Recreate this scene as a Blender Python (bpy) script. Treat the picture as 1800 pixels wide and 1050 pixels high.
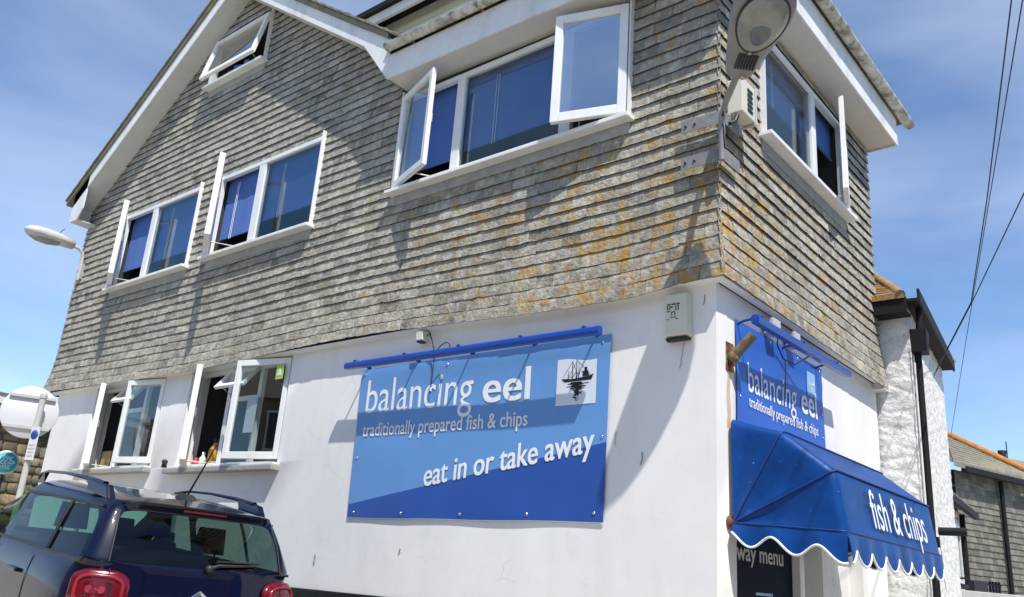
import bpy, bmesh, math, random
from mathutils import Vector, Matrix, noise
random.seed(7)
S = bpy.context.scene
for o in list(bpy.data.objects): bpy.data.objects.remove(o)
COL = S.collection
# ------------------------------------------------------------------ camera, sky, sun
CAM = Vector((2.82394, -5.65531, 0.0))
RC = ((0.7720511, 0.6315644, 0.0711581), (-0.1457349, 0.2848973, -0.9474148), (-0.6186263, 0.7210824, 0.3119963))
cam = bpy.data.cameras.new('camera'); cam_o = bpy.data.objects.new('camera', cam); COL.objects.link(cam_o)
cam.sensor_width = 36; cam.lens = 30.1803; cam.clip_end = 3000; cam.clip_start = .05
M = Matrix(((RC[0][0], -RC[1][0], -RC[2][0], CAM.x), (RC[0][1], -RC[1][1], -RC[2][1], CAM.y), (RC[0][2], -RC[1][2], -RC[2][2], CAM.z), (0, 0, 0, 1)))
cam_o.matrix_world = M
S.camera = cam_o
SUN = Vector((.52, -.32, 1.0)).normalized()           # towards the sun
elev = math.asin(SUN.z); azim = math.atan2(SUN.x, SUN.y)
W = bpy.data.worlds.new('World'); S.world = W; W.use_nodes = True
nt = W.node_tree; bg = nt.nodes['Background']
sky = nt.nodes.new('ShaderNodeTexSky'); sky.sky_type = 'NISHITA'; sky.sun_disc = False
sky.sun_elevation = elev; sky.sun_rotation = azim; sky.air_density = 1.0; sky.dust_density = .25; sky.ozone_density = 2.6; sky.altitude = 1800
tc = nt.nodes.new('ShaderNodeTexCoord'); mp = nt.nodes.new('ShaderNodeMapping'); mp.inputs['Scale'].default_value = (1.0, 1.0, 3.0); mp.inputs['Rotation'].default_value = (.25, .1, .6)
nz = nt.nodes.new('ShaderNodeTexNoise'); nz.inputs['Scale'].default_value = 2.2; nz.inputs['Detail'].default_value = 5; nz.inputs['Roughness'].default_value = .48; nz.inputs['Distortion'].default_value = .35
rp = nt.nodes.new('ShaderNodeValToRGB'); rp.color_ramp.elements[0].position = .36; rp.color_ramp.elements[1].position = .92
mx = nt.nodes.new('ShaderNodeMix'); mx.data_type = 'RGBA'; mx.inputs['B'].default_value = (6.6, 7.0, 7.8, 1)
ml = nt.nodes.new('ShaderNodeMath'); ml.operation = 'MULTIPLY'; ml.inputs[1].default_value = .40
L = nt.links.new
L(tc.outputs['Generated'], mp.inputs['Vector']); L(mp.outputs[0], nz.inputs['Vector']); L(nz.outputs['Fac'], rp.inputs[0]); L(rp.outputs[0], ml.inputs[0])
L(ml.outputs[0], mx.inputs['Factor']); hs = nt.nodes.new('ShaderNodeHueSaturation'); hs.inputs['Saturation'].default_value = 1.10; L(sky.outputs[0], hs.inputs['Color']); L(hs.outputs[0], mx.inputs['A']); L(mx.outputs['Result'], bg.inputs[0])
bg.inputs[1].default_value = .116
sl = bpy.data.lights.new('sun', 'SUN'); sl.energy = 3.5; sl.angle = math.radians(.55); sl.color = (1, .955, .88)
so = bpy.data.objects.new('sun', sl); COL.objects.link(so); so.rotation_euler = SUN.to_track_quat('Z', 'Y').to_euler(); so.location = (8, -8, 30)
S.view_settings.view_transform = 'Standard'; S.view_settings.look = 'None'; S.view_settings.gamma = 1; S.view_settings.use_curve_mapping = False
S.view_settings.exposure = .78

# ------------------------------------------------------------------ helpers
def ray(u, v, d):                                     # a photo direction at a given depth, used to survey places
    f = 30.1803/36*1800; c = ((u-900)/f, (v-525)/f, 1)
    return CAM + Vector([sum(RC[i][k]*c[i] for i in range(3)) for k in range(3)])*d

class MB:
    def __init__(s): s.v = []; s.f = []; s.m = []; s.sm = []
    def add(s, vs, fs, mi=0, smooth=False):
        b = len(s.v); s.v += [Vector(p) for p in vs]
        for f_ in fs: s.f.append([b+i for i in f_]); s.m.append(mi); s.sm.append(smooth)
        return s
    def box(s, a, b, mi=0):
        x0, y0, z0 = [min(p, q) for p, q in zip(a, b)]; x1, y1, z1 = [max(p, q) for p, q in zip(a, b)]
        return s.add([(x0,y0,z0),(x1,y0,z0),(x1,y1,z0),(x0,y1,z0),(x0,y0,z1),(x1,y0,z1),(x1,y1,z1),(x0,y1,z1)],
                     [(0,3,2,1),(4,5,6,7),(0,1,5,4),(1,2,6,5),(2,3,7,6),(3,0,4,7)], mi)
    def hexa(s, p, mi=0):                              # 8 points, bottom 4 then top 4
        return s.add(p, [(0,3,2,1),(4,5,6,7),(0,1,5,4),(1,2,6,5),(2,3,7,6),(3,0,4,7)], mi)
    def prism(s, poly, ex, mi=0):
        n = len(poly); ex = Vector(ex); p = [Vector(q) for q in poly]
        fs = [tuple(range(n))[::-1], tuple(range(n, 2*n))] + [(i, (i+1) % n, n+(i+1) % n, n+i) for i in range(n)]
        return s.add(p + [q+ex for q in p], fs, mi)
    def tube(s, pts, r, n=8, cap=True, mi=0):
        pts = [Vector(p) for p in pts]; rs = r if isinstance(r, (list, tuple)) else [r]*len(pts); vs = []; fs = []
        up = None
        for i, p in enumerate(pts):
            t = (pts[min(i+1, len(pts)-1)] - pts[max(i-1, 0)]).normalized()
            if up is None:
                up = t.orthogonal().normalized()
            up = (up - t*up.dot(t)).normalized(); w = t.cross(up)
            for k in range(n):
                a = 2*math.pi*k/n; vs.append(p + (up*math.cos(a)+w*math.sin(a))*rs[i])
        for i in range(len(pts)-1):
            for k in range(n): fs.append((i*n+k, i*n+(k+1) % n, (i+1)*n+(k+1) % n, (i+1)*n+k))
        s.add(vs, fs, mi, True)
        if cap: s.add(vs[:n], [tuple(range(n))[::-1]], mi); s.add(vs[-n:], [tuple(range(n))], mi)
        return s
    def grid(s, P, mi=0, smooth=True):                 # P[i][j] points
        r, c = len(P), len(P[0])
        return s.add([p for row in P for p in row], [(i*c+j, i*c+j+1, (i+1)*c+j+1, (i+1)*c+j) for i in range(r-1) for j in range(c-1)], mi, smooth)
    def lathe(s, c, axis, prof, n=20, mi=0):           # prof: (distance along axis, radius)
        c = Vector(c); ax = Vector(axis).normalized(); u = ax.orthogonal().normalized(); w = ax.cross(u)
        P = [[c + ax*h + (u*math.cos(2*math.pi*k/n)+w*math.sin(2*math.pi*k/n))*r for k in range(n+1)] for h, r in prof]
        return s.grid(P, mi)
    def build(s, name, mats, parent=None, weld=False, recalc=False, bevel=0):
        me = bpy.data.meshes.new(name)
        off = world_off(parent)
        me.from_pydata([tuple(v-off) for v in s.v], [], s.f)
        me.polygons.foreach_set('material_index', s.m); me.polygons.foreach_set('use_smooth', s.sm)
        for m_ in (mats if isinstance(mats, (list, tuple)) else [mats]): me.materials.append(m_)
        if weld or recalc or bevel:
            bm = bmesh.new(); bm.from_mesh(me)
            if weld: bmesh.ops.remove_doubles(bm, verts=bm.verts, dist=1e-5)
            if bevel:
                ed = [e for e in bm.edges if len(e.link_faces) == 2 and e.calc_face_angle(0) > .6]
                bmesh.ops.bevel(bm, geom=ed, offset=bevel, segments=2, profile=.6, affect='EDGES', clamp_overlap=True)
            bmesh.ops.recalc_face_normals(bm, faces=bm.faces)
            bm.to_mesh(me); bm.free()
        me.update()
        o = bpy.data.objects.new(name, me); COL.objects.link(o)
        if parent: o.parent = parent
        return o
LOCAL = set()
def world_off(p):
    if p is None: return Vector((0,0,0))
    off = Vector((0,0,0))
    while p is not None:
        if p.name in LOCAL: return off                 # a thing built in its own coordinates
        off += p.location; p = p.parent
    return off
def thing(name, label, cat, loc=(0,0,0), group=None):
    o = bpy.data.objects.new(name, None); COL.objects.link(o); o.location = loc; o.empty_display_size = .2
    o['label'] = label; o['category'] = cat
    if group: o['group'] = group
    return o
def tag(o, label, cat, group=None):
    o['label'] = label; o['category'] = cat
    if group: o['group'] = group
    return o
def struct(o): o['kind'] = 'structure'; return o
def stuff(o): o['kind'] = 'stuff'; return o

# ------------------------------------------------------------------ materials
def mat(name, col, rough=.6, metal=0, var=0, vscale=8, bump=0, bscale=40, coat=0, spec=.5, col2=None, c2lo=.5, c2hi=.65, c2scale=3, attr=False):
    m = bpy.data.materials.new(name); m.use_nodes = True; t = m.node_tree; b = t.nodes['Principled BSDF']
    b.inputs['Base Color'].default_value = (*col, 1); b.inputs['Roughness'].default_value = rough; b.inputs['Metallic'].default_value = metal
    b.inputs['Coat Weight'].default_value = coat; b.inputs['Coat Roughness'].default_value = .03; b.inputs['Specular IOR Level'].default_value = spec
    geo = t.nodes.new('ShaderNodeNewGeometry'); src = None
    if var or col2 or attr:
        rgb = t.nodes.new('ShaderNodeRGB'); rgb.outputs[0].default_value = (*col, 1); src = rgb.outputs[0]
        if attr:
            at = t.nodes.new('ShaderNodeAttribute'); at.attribute_name = 'tone'
            mm = t.nodes.new('ShaderNodeMix'); mm.data_type = 'RGBA'; mm.blend_type = 'MULTIPLY'; mm.inputs['Factor'].default_value = 1
            t.links.new(src, mm.inputs['A']); t.links.new(at.outputs['Color'], mm.inputs['B']); src = mm.outputs['Result']
        if col2:
            n2 = t.nodes.new('ShaderNodeTexNoise'); n2.inputs['Scale'].default_value = c2scale; n2.inputs['Detail'].default_value = 8; n2.inputs['Roughness'].default_value = .65
            t.links.new(geo.outputs['Position'], n2.inputs['Vector'])
            mr = t.nodes.new('ShaderNodeMapRange'); mr.inputs['From Min'].default_value = c2lo; mr.inputs['From Max'].default_value = c2hi
            t.links.new(n2.outputs['Fac'], mr.inputs['Value'])
            mm = t.nodes.new('ShaderNodeMix'); mm.data_type = 'RGBA'; mm.inputs['B'].default_value = (*col2, 1)
            t.links.new(mr.outputs[0], mm.inputs['Factor']); t.links.new(src, mm.inputs['A']); src = mm.outputs['Result']
        if var:
            n1 = t.nodes.new('ShaderNodeTexNoise'); n1.inputs['Scale'].default_value = vscale; n1.inputs['Detail'].default_value = 8; n1.inputs['Roughness'].default_value = .65
            t.links.new(geo.outputs['Position'], n1.inputs['Vector'])
            mr = t.nodes.new('ShaderNodeMapRange'); mr.inputs['From Min'].default_value = .25; mr.inputs['From Max'].default_value = .75; mr.inputs['To Min'].default_value = 1-var; mr.inputs['To Max'].default_value = 1+var
            t.links.new(n1.outputs['Fac'], mr.inputs['Value'])
            vm = t.nodes.new('ShaderNodeVectorMath'); vm.operation = 'SCALE'
            t.links.new(src, vm.inputs[0]); t.links.new(mr.outputs[0], vm.inputs['Scale']); src = vm.outputs[0]
        t.links.new(src, b.inputs['Base Color'])
    if bump:
        nb = t.nodes.new('ShaderNodeTexNoise'); nb.inputs['Scale'].default_value = bscale; nb.inputs['Detail'].default_value = 6; nb.inputs['Roughness'].default_value = .6
        t.links.new(geo.outputs['Position'], nb.inputs['Vector'])
        bu = t.nodes.new('ShaderNodeBump'); bu.inputs['Strength'].default_value = bump; bu.inputs['Distance'].default_value = .02
        t.links.new(nb.outputs['Fac'], bu.inputs['Height']); t.links.new(bu.outputs[0], b.inputs['Normal'])
    m['src'] = 1
    return m
def lichen(m, rng, hi, cols, scale=3.2, lo=.54):
    """orange lichen growing in patches, thickest near a given place"""
    t = m.node_tree; b = t.nodes['Principled BSDF']; lk = b.inputs['Base Color'].links
    src = lk[0].from_socket
    geo = t.nodes.new('ShaderNodeNewGeometry')
    def nse(sc, det=6, ro=.6):
        n = t.nodes.new('ShaderNodeTexNoise'); n.inputs['Scale'].default_value = sc; n.inputs['Detail'].default_value = det; n.inputs['Roughness'].default_value = ro
        t.links.new(geo.outputs['Position'], n.inputs['Vector']); return n.outputs['Fac']
    def mth(op, a, b_):
        n = t.nodes.new('ShaderNodeMath'); n.operation = op
        for i, x in enumerate((a, b_)):
            if isinstance(x, (int, float)): n.inputs[i].default_value = x
            else: t.links.new(x, n.inputs[i])
        return n.outputs[0]
    dist = t.nodes.new('ShaderNodeVectorMath'); dist.operation = 'DISTANCE'; t.links.new(geo.outputs['Position'], dist.inputs[0]); dist.inputs[1].default_value = rng
    gr = t.nodes.new('ShaderNodeMapRange'); gr.inputs['From Min'].default_value = .5; gr.inputs['From Max'].default_value = hi; gr.inputs['To Min'].default_value = .054; gr.inputs['To Max'].default_value = -.075
    t.links.new(dist.outputs['Value'], gr.inputs['Value'])
    a = mth('ADD', mth('MULTIPLY', nse(scale, 3), .55), mth('MULTIPLY', nse(scale*6, 5, .7), .45))
    a = mth('ADD', a, gr.outputs[0])
    mr = t.nodes.new('ShaderNodeMapRange'); mr.inputs['From Min'].default_value = lo; mr.inputs['From Max'].default_value = lo+.05; mr.inputs['To Max'].default_value = .78; t.links.new(a, mr.inputs['Value'])
    cr = t.nodes.new('ShaderNodeValToRGB'); cr.color_ramp.elements[0].color = (*cols[0], 1); cr.color_ramp.elements[1].color = (*cols[1], 1)
    cr.color_ramp.elements[0].position = .35; cr.color_ramp.elements[1].position = .65
    t.links.new(nse(9), cr.inputs[0])
    mm = t.nodes.new('ShaderNodeMix'); mm.data_type = 'RGBA'; t.links.new(mr.outputs[0], mm.inputs['Factor']); t.links.new(src, mm.inputs['A']); t.links.new(cr.outputs[0], mm.inputs['B'])
    t.links.new(mm.outputs['Result'], b.inputs['Base Color'])
def glass(name, tint=(1,1,1), gloss=1.0, ior=1.5):
    m = bpy.data.materials.new(name); m.use_nodes = True; t = m.node_tree; t.nodes.clear()
    out = t.nodes.new('ShaderNodeOutputMaterial'); mixn = t.nodes.new('ShaderNodeMixShader'); tr = t.nodes.new('ShaderNodeBsdfTransparent'); gl = t.nodes.new('ShaderNodeBsdfGlossy'); fr = t.nodes.new('ShaderNodeFresnel')
    tr.inputs[0].default_value = (*tint, 1); gl.inputs['Roughness'].default_value = 0.0; fr.inputs['IOR'].default_value = ior
    mu = t.nodes.new('ShaderNodeMath'); mu.operation = 'MULTIPLY'; mu.inputs[1].default_value = gloss; mu.use_clamp = True
    nb = t.nodes.new('ShaderNodeTexNoise'); nb.inputs['Scale'].default_value = 1.2; bu = t.nodes.new('ShaderNodeBump'); bu.inputs['Strength'].default_value = .05; bu.inputs['Distance'].default_value = .02
    geo = t.nodes.new('ShaderNodeNewGeometry'); t.links.new(geo.outputs['Position'], nb.inputs['Vector']); t.links.new(nb.outputs['Fac'], bu.inputs['Height']); t.links.new(bu.outputs[0], gl.inputs['Normal'])
    bf = t.nodes.new('ShaderNodeMath'); bf.operation = 'SUBTRACT'; bf.operation = 'MULTIPLY_ADD'; bf.inputs[1].default_value = -gloss; bf.inputs[2].default_value = gloss; t.links.new(geo.outputs['Backfacing'], bf.inputs[0]); t.links.new(bf.outputs[0], mu.inputs[1])
    t.links.new(fr.outputs[0], mu.inputs[0]); t.links.new(mu.outputs[0], mixn.inputs[0]); t.links.new(tr.outputs[0], mixn.inputs[1]); t.links.new(gl.outputs[0], mixn.inputs[2]); t.links.new(mixn.outputs[0], out.inputs[0])
    return m
MT = {}
MT['slate'] = mat('weathered slate', (.315,.293,.245), .88, var=.46, vscale=16, bump=1.0, bscale=30, attr=True, col2=(.48,.455,.395), c2lo=.48, c2hi=.70, c2scale=9)
lichen(MT['slate'], (-.5, .2, 2.35), 6.0, ((.44,.205,.010), (.42,.29,.05)), 7.5, .558)
MT['slate_cut_shade'] = mat('cut slate with gap shade', (.022,.022,.021), .85, var=.3, vscale=20)  # cut slate, darkened further to carry the shade between courses
MT['slate_far'] = mat('far slate', (.15,.145,.125), .85, var=.35, vscale=6, bump=.6, bscale=20, attr=True)
MT['batten'] = mat('dark backing board', (.05,.047,.042), .9)
MT['render'] = mat('white painted render', (.81,.805,.785), .75, var=.05, vscale=1.6, bump=.12, bscale=4.5, col2=(.70,.70,.69), c2lo=.60, c2hi=.78, c2scale=2.2)
MT['pvc'] = mat('white painted frame', (.80,.80,.79), .35, var=.03, vscale=5)
MT['fascia'] = mat('white fascia paint', (.74,.74,.73), .5, var=.08, vscale=3, col2=(.50,.49,.45), c2lo=.6, c2hi=.8, c2scale=4)
MT['soffit'] = mat('soffit board', (.60,.60,.57), .7, var=.08, vscale=4)
MT['gutter'] = mat('grimy white gutter', (.58,.57,.52), .5, var=.2, vscale=5, col2=(.16,.15,.08), c2lo=.46, c2hi=.64, c2scale=6)
MT['lead'] = mat('grey mortar flashing', (.33,.33,.31), .8, var=.2, vscale=9, bump=.3, bscale=30)
MT['glass'] = glass('window glass', (.90,.95,.95), 3.0)
MT['bright'] = glass('boosted reflection glass', (.80,.86,.88), 15.0)  # gloss raised on this pane so its sky reflection reads brighter
MT['carglass'] = glass('tinted car glass', (.30,.40,.37), 1.0)
MT['wsglass'] = glass('green windscreen glass', (.42,.80,.62), 1.0)
MT['blind'] = mat('blue roller blind', (.075,.155,.44), .8, var=.05, vscale=3)
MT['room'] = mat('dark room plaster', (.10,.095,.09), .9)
MT['black'] = mat('black paint', (.010,.010,.011), .7, spec=.25, var=.1)
MT['plinth'] = mat('black plinth paint', (.01,.01,.011), .5, bump=.2, bscale=14)
MT['blue'] = mat('blue vinyl canopy', (.004,.050,.225), .42, spec=.2, var=.26, vscale=5, bump=.28, bscale=9, col2=(.014,.075,.29), c2lo=.60, c2hi=.78, c2scale=11)
MT['bluedark'] = mat('blue seam', (.008,.035,.19), .5)
MT['bluepole'] = mat('blue enamel', (.006,.055,.34), .3, var=.06)
MT['banlight'] = mat('light blue banner print', (.125,.30,.63), .42, var=.05, vscale=2)
MT['bandark'] = mat('dark blue banner print', (.022,.085,.36), .42, var=.05, vscale=2)
MT['signblue'] = mat('mid blue sign print', (.018,.11,.50), .4, var=.04, vscale=2)
MT['signbox'] = mat('pale sky blue print', (.25,.50,.80), .5, var=.3, vscale=16)
MT['white'] = mat('white print', (.82,.83,.84), .45)
MT['whitetrim'] = mat('white braid trim', (.80,.80,.79), .7)
MT['ink'] = mat('black ink print', (.01,.01,.012), .5)
MT['paper'] = mat('pale emblem paper', (.66,.71,.78), .5)
MT['cream'] = mat('cream plastic', (.66,.64,.52), .4, var=.05, vscale=6)
MT['steel'] = mat('galvanised steel', (.42,.42,.41), .45, .3, var=.2, vscale=14)
MT['plate'] = mat('weathered zinc plate', (.23,.23,.225), .7, .1, var=.25, vscale=14, bump=.2)
MT['lampgrey'] = mat('grey painted lamp casting', (.25,.245,.25), .45, .1, var=.12, vscale=8)
MT['lamppale'] = mat('pale lamp casting', (.50,.49,.46), .4, var=.1, vscale=8)
MT['lens'] = mat('frosted lamp glass', (.26,.27,.245), .16, var=.2, vscale=9)
MT['lensdark'] = mat('bulb in lamp glass', (.13,.15,.16), .2)
MT['grey'] = mat('grey plastic', (.52,.52,.50), .45, var=.08)
MT['dark'] = mat('dark plastic', (.02,.02,.022), .5)
MT['rust'] = mat('rusty steel', (.14,.045,.02), .85, var=.4, vscale=25, bump=.4, bscale=60, col2=(.30,.23,.12), c2lo=.5, c2hi=.6, c2scale=12)
MT['cable'] = mat('black cable', (.015,.015,.016), .6)
MT['paint'] = mat('navy car paint', (.0013,.0024,.018), .35, 0, coat=.8, spec=.1)
MT['roofpaint'] = mat('dark car roof paint', (.003,.004,.007), .14, 0, coat=.55, spec=.3)
MT['trim'] = mat('black car trim', (.012,.012,.014), .4)
MT['chrome'] = mat('chrome', (.75,.75,.76), .15, 1)
MT['redlens'] = mat('red lamp lens', (.12,.002,.007), .2, coat=.3)
MT['redglow'] = mat('pale red lamp ring', (.26,.012,.028), .25, coat=.3)
MT['reddark'] = mat('deep red lamp core', (.05,.002,.004), .2, coat=.3)
MT['tyre'] = mat('tyre rubber', (.02,.02,.02), .85)
MT['alloy'] = mat('grey alloy', (.35,.35,.36), .35, .8)
MT['seat'] = mat('dark seat cloth', (.014,.014,.015), .9)
MT['asphalt'] = mat('pale granite setts', (.45,.415,.35), .9, var=.25, vscale=3, bump=.4, bscale=60)
MT['paving'] = mat('granite paving', (.24,.23,.215), .85, var=.2, vscale=4, bump=.3, bscale=30)
MT['whitestone'] = mat('limewashed rubble', (.74,.735,.71), .85, var=.16, vscale=9, bump=.8, bscale=22, col2=(.44,.43,.39), c2lo=.58, c2hi=.70, c2scale=11)
MT['stone'] = mat('brown granite rubble', (.20,.155,.11), .9, var=.5, vscale=4, bump=.6, bscale=14, col2=(.09,.10,.06), c2lo=.5, c2hi=.6, c2scale=2.5, attr=True)
MT['mortar'] = mat('grey mortar', (.22,.20,.17), .9, var=.2, bump=.4)
MT['rooftile'] = mat('lichened roof tile', (.25,.17,.08), .9, var=.35, vscale=7, bump=.6, bscale=22, col2=(.38,.19,.03), c2lo=.45, c2hi=.6, c2scale=4)
MT['roofgrey'] = mat('mossy grey roof slate', (.20,.19,.145), .9, var=.35, vscale=7, bump=.6, bscale=22, col2=(.26,.20,.08), c2lo=.55, c2hi=.7, c2scale=2)
MT['ridge'] = mat('orange ridge tile', (.42,.17,.045), .85, var=.3, vscale=9, bump=.3)
MT['card'] = mat('brown cardboard', (.42,.28,.12), .8, var=.1)
MT['red'] = mat('red plastic', (.5,.03,.05), .4)
MT['yellow'] = mat('yellow plastic', (.60,.30,.02), .4)
MT['green'] = mat('lime green sticker', (.42,.55,.06), .5)
MT['cyan'] = mat('turquoise sign', (.03,.42,.47), .4)
MT['signback'] = mat('white sign back', (.66,.67,.68), .4, var=.03)
MT['window'] = mat('dark far glass', (.02,.025,.03), .08)
def streaks(m, col, amt):
    t = m.node_tree; b = t.nodes['Principled BSDF']; src = b.inputs['Base Color'].links[0].from_socket
    g = t.nodes.new('ShaderNodeNewGeometry'); mp_ = t.nodes.new('ShaderNodeMapping'); mp_.inputs['Scale'].default_value = (2.6, 2.6, .5); n = t.nodes.new('ShaderNodeTexNoise'); n.inputs['Scale'].default_value = 1.0; n.inputs['Detail'].default_value = 7; n.inputs['Roughness'].default_value = .62
    mr = t.nodes.new('ShaderNodeMapRange'); mr.inputs['From Min'].default_value = .48; mr.inputs['From Max'].default_value = .80; mr.inputs['To Max'].default_value = amt
    x = t.nodes.new('ShaderNodeMix'); x.data_type = 'RGBA'; x.inputs['B'].default_value = (*col, 1); l = t.links.new
    l(g.outputs['Position'], mp_.inputs['Vector']); l(mp_.outputs[0], n.inputs['Vector']); l(n.outputs['Fac'], mr.inputs['Value']); l(mr.outputs[0], x.inputs['Factor']); l(src, x.inputs['A']); l(x.outputs['Result'], b.inputs['Base Color'])
streaks(MT['render'], (.60,.60,.57), .35); streaks(MT['fascia'], (.36,.35,.30), .6); streaks(MT['pvc'], (.50,.49,.45), .5); streaks(MT['slate'], (.16,.15,.125), .45); streaks(MT['blue'], (.012,.055,.19), .4)
def specks(m, col, scale, lo, hi, amt, kind='noise', mscale=1.0, mlo=.5):
    t = m.node_tree; b = t.nodes['Principled BSDF']; src = b.inputs['Base Color'].links[0].from_socket; l = t.links.new
    g = t.nodes.new('ShaderNodeNewGeometry')
    if kind == 'crack': n = t.nodes.new('ShaderNodeTexVoronoi'); n.feature = 'DISTANCE_TO_EDGE'; o = n.outputs['Distance']
    else: n = t.nodes.new('ShaderNodeTexNoise'); n.inputs['Detail'].default_value = 3; o = n.outputs['Fac']
    n.inputs['Scale'].default_value = scale
    if kind == 'crack':
        wn = t.nodes.new('ShaderNodeTexNoise'); wn.inputs['Scale'].default_value = 5; wn.inputs['Detail'].default_value = 4; va = t.nodes.new('ShaderNodeVectorMath'); va.operation = 'MULTIPLY_ADD'; va.inputs[1].default_value = (.16,.16,.16)
        l(g.outputs['Position'], wn.inputs['Vector']); l(wn.outputs['Color'], va.inputs[0]); l(g.outputs['Position'], va.inputs[2]); l(va.outputs[0], n.inputs['Vector'])
    else: l(g.outputs['Position'], n.inputs['Vector'])
    mr = t.nodes.new('ShaderNodeMapRange'); mr.inputs['From Min'].default_value = lo; mr.inputs['From Max'].default_value = hi; mr.inputs['To Min'].default_value = 1 if kind == 'crack' else 0; mr.inputs['To Max'].default_value = 0 if kind == 'crack' else 1; l(o, mr.inputs['Value'])
    mn = t.nodes.new('ShaderNodeTexNoise'); mn.inputs['Scale'].default_value = mscale; mn.inputs['Detail'].default_value = 4; l(g.outputs['Position'], mn.inputs['Vector'])
    mm = t.nodes.new('ShaderNodeMapRange'); mm.inputs['From Min'].default_value = mlo; mm.inputs['From Max'].default_value = mlo+.08; mm.inputs['To Max'].default_value = amt; l(mn.outputs['Fac'], mm.inputs['Value'])
    mu = t.nodes.new('ShaderNodeMath'); mu.operation = 'MULTIPLY'; l(mr.outputs[0], mu.inputs[0]); l(mm.outputs[0], mu.inputs[1])
    x = t.nodes.new('ShaderNodeMix'); x.data_type = 'RGBA'; x.inputs['B'].default_value = (*col, 1); l(mu.outputs[0], x.inputs['Factor']); l(src, x.inputs['A']); l(x.outputs['Result'], b.inputs['Base Color'])
specks(MT['render'], (.34,.33,.31), 1.5, .0, .010, .26, 'crack', 1.3, .55)
specks(MT['render'], (.42,.40,.36), 55, .70, .74, .8, 'noise', 2.2, .50)
specks(MT['blue'], (.55,.58,.62), 48, .735, .76, .8, 'noise', 3.0, .48)
specks(MT['whitestone'], (.12,.12,.11), 30, .69, .74, .7, 'noise', 3.0, .46)
# rust run below the flag bracket, painted into the wall it stains
t = MT['render'].node_tree; b_ = t.nodes['Principled BSDF']; src = b_.inputs['Base Color'].links[0].from_socket
g_ = t.nodes.new('ShaderNodeNewGeometry'); sx = t.nodes.new('ShaderNodeSeparateXYZ'); t.links.new(g_.outputs['Position'], sx.inputs[0])
def _m(op, *a):
    n = t.nodes.new('ShaderNodeMath'); n.operation = op
    for i, x in enumerate(a):
        if isinstance(x, (int, float)): n.inputs[i].default_value = x
        else: t.links.new(x, n.inputs[i])
    return n.outputs[0]
_w = t.nodes.new('ShaderNodeTexNoise'); _w.inputs['Scale'].default_value = 6; t.links.new(g_.outputs['Position'], _w.inputs['Vector'])
_d = _m('ABSOLUTE', _m('SUBTRACT', sx.outputs['Y'], _m('ADD', .165, _m('MULTIPLY', _w.outputs['Fac'], .07))))
_k = _m('MULTIPLY', _m('LESS_THAN', _d, .03), _m('MULTIPLY', _m('LESS_THAN', sx.outputs['Z'], 1.72), _m('GREATER_THAN', sx.outputs['X'], -.03)))
_k = _m('MULTIPLY', _k, _m('GREATER_THAN', sx.outputs['Z'], 1.18))
_k = _m('MULTIPLY', _k, _m('ADD', .35, _m('MULTIPLY', _w.outputs['Fac'], .7)))
_x = t.nodes.new('ShaderNodeMix'); _x.data_type = 'RGBA'; _x.inputs['B'].default_value = (.55,.30,.08,1)
t.links.new(_k, _x.inputs['Factor']); t.links.new(src, _x.inputs['A']); t.links.new(_x.outputs['Result'], b_.inputs['Base Color'])

def text(body, name, m, org, ux, uz, width, height, parent=None, bold=0, depth=.0008, conform=None):
    """raised lettering: org = baseline start, ux = reading direction, uz = up"""
    c = bpy.data.curves.new('tmp', 'FONT'); c.body = body; c.size = 1; c.offset = 0; c.extrude = 0; c.resolution_u = 4
    o = bpy.data.objects.new('tmp', c); COL.objects.link(o)
    dg = bpy.context.evaluated_depsgraph_get(); me = bpy.data.meshes.new_from_object(o.evaluated_get(dg))
    bpy.data.objects.remove(o); bpy.data.curves.remove(c)
    xs = [v.co.x for v in me.vertices]; ys = [v.co.y for v in me.vertices]
    ref = max(ys)
    sx_ = width/(max(xs)-min(xs)); sy_ = abs(height)/ref
    ux = Vector(ux).normalized(); uz = Vector(uz).normalized(); nn = ux.cross(uz); off = world_off(parent); x0 = min(xs); org = Vector(org)
    bm = bmesh.new(); base = bmesh.new(); base.from_mesh(me); first = True
    bd = abs(bold)                                      # heavier letters: the same stroke laid down at slight shifts, each a hair above the last
    for q, (dx, dz) in enumerate([(0,0)] if bd < .008 else [(-bd,-bd*.5),(bd,bd*.5),(-bd,bd*.5),(bd,-bd*.5),(0,0)]):
        b2 = base.copy(); r = bmesh.ops.extrude_face_region(b2, geom=b2.faces[:])
        top = {v for v in r['geom'] if isinstance(v, bmesh.types.BMVert)}
        for v in b2.verts:
            p = org + ux*((v.co.x+dx-x0)*sx_) + uz*((v.co.y+dz)*sy_)
            if conform: p = conform(p)
            v.co = p + nn*((depth if v in top else 0) + q*.00025) - off
        tm = bpy.data.meshes.new('t'); b2.to_mesh(tm); b2.free(); bm.from_mesh(tm); bpy.data.meshes.remove(tm)
    base.free()
    bmesh.ops.recalc_face_normals(bm, faces=bm.faces); bmesh.ops.triangulate(bm, faces=bm.faces)
    bm.to_mesh(me); bm.free(); me.name = name
    me.materials.clear(); me.materials.append(m)
    o = bpy.data.objects.new(name, me); COL.objects.link(o)
    if parent: o.parent = parent
    return o
class Fr:                                              # a wall frame: u along, n outwards, v up
    def __init__(s, o, u, n): s.o = Vector(o); s.u = Vector(u).normalized(); s.n = Vector(n).normalized(); s.v = Vector((0,0,1))
    def __call__(s, u, n, v): return s.o + s.u*u + s.n*n + s.v*v
    def box(s, mb, u0, u1, n0, n1, v0, v1, mi=0):
        return mb.hexa([s(u0,n0,v0), s(u1,n0,v0), s(u1,n1,v0), s(u0,n1,v0), s(u0,n0,v1), s(u1,n0,v1), s(u1,n1,v1), s(u0,n1,v1)], mi)
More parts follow.
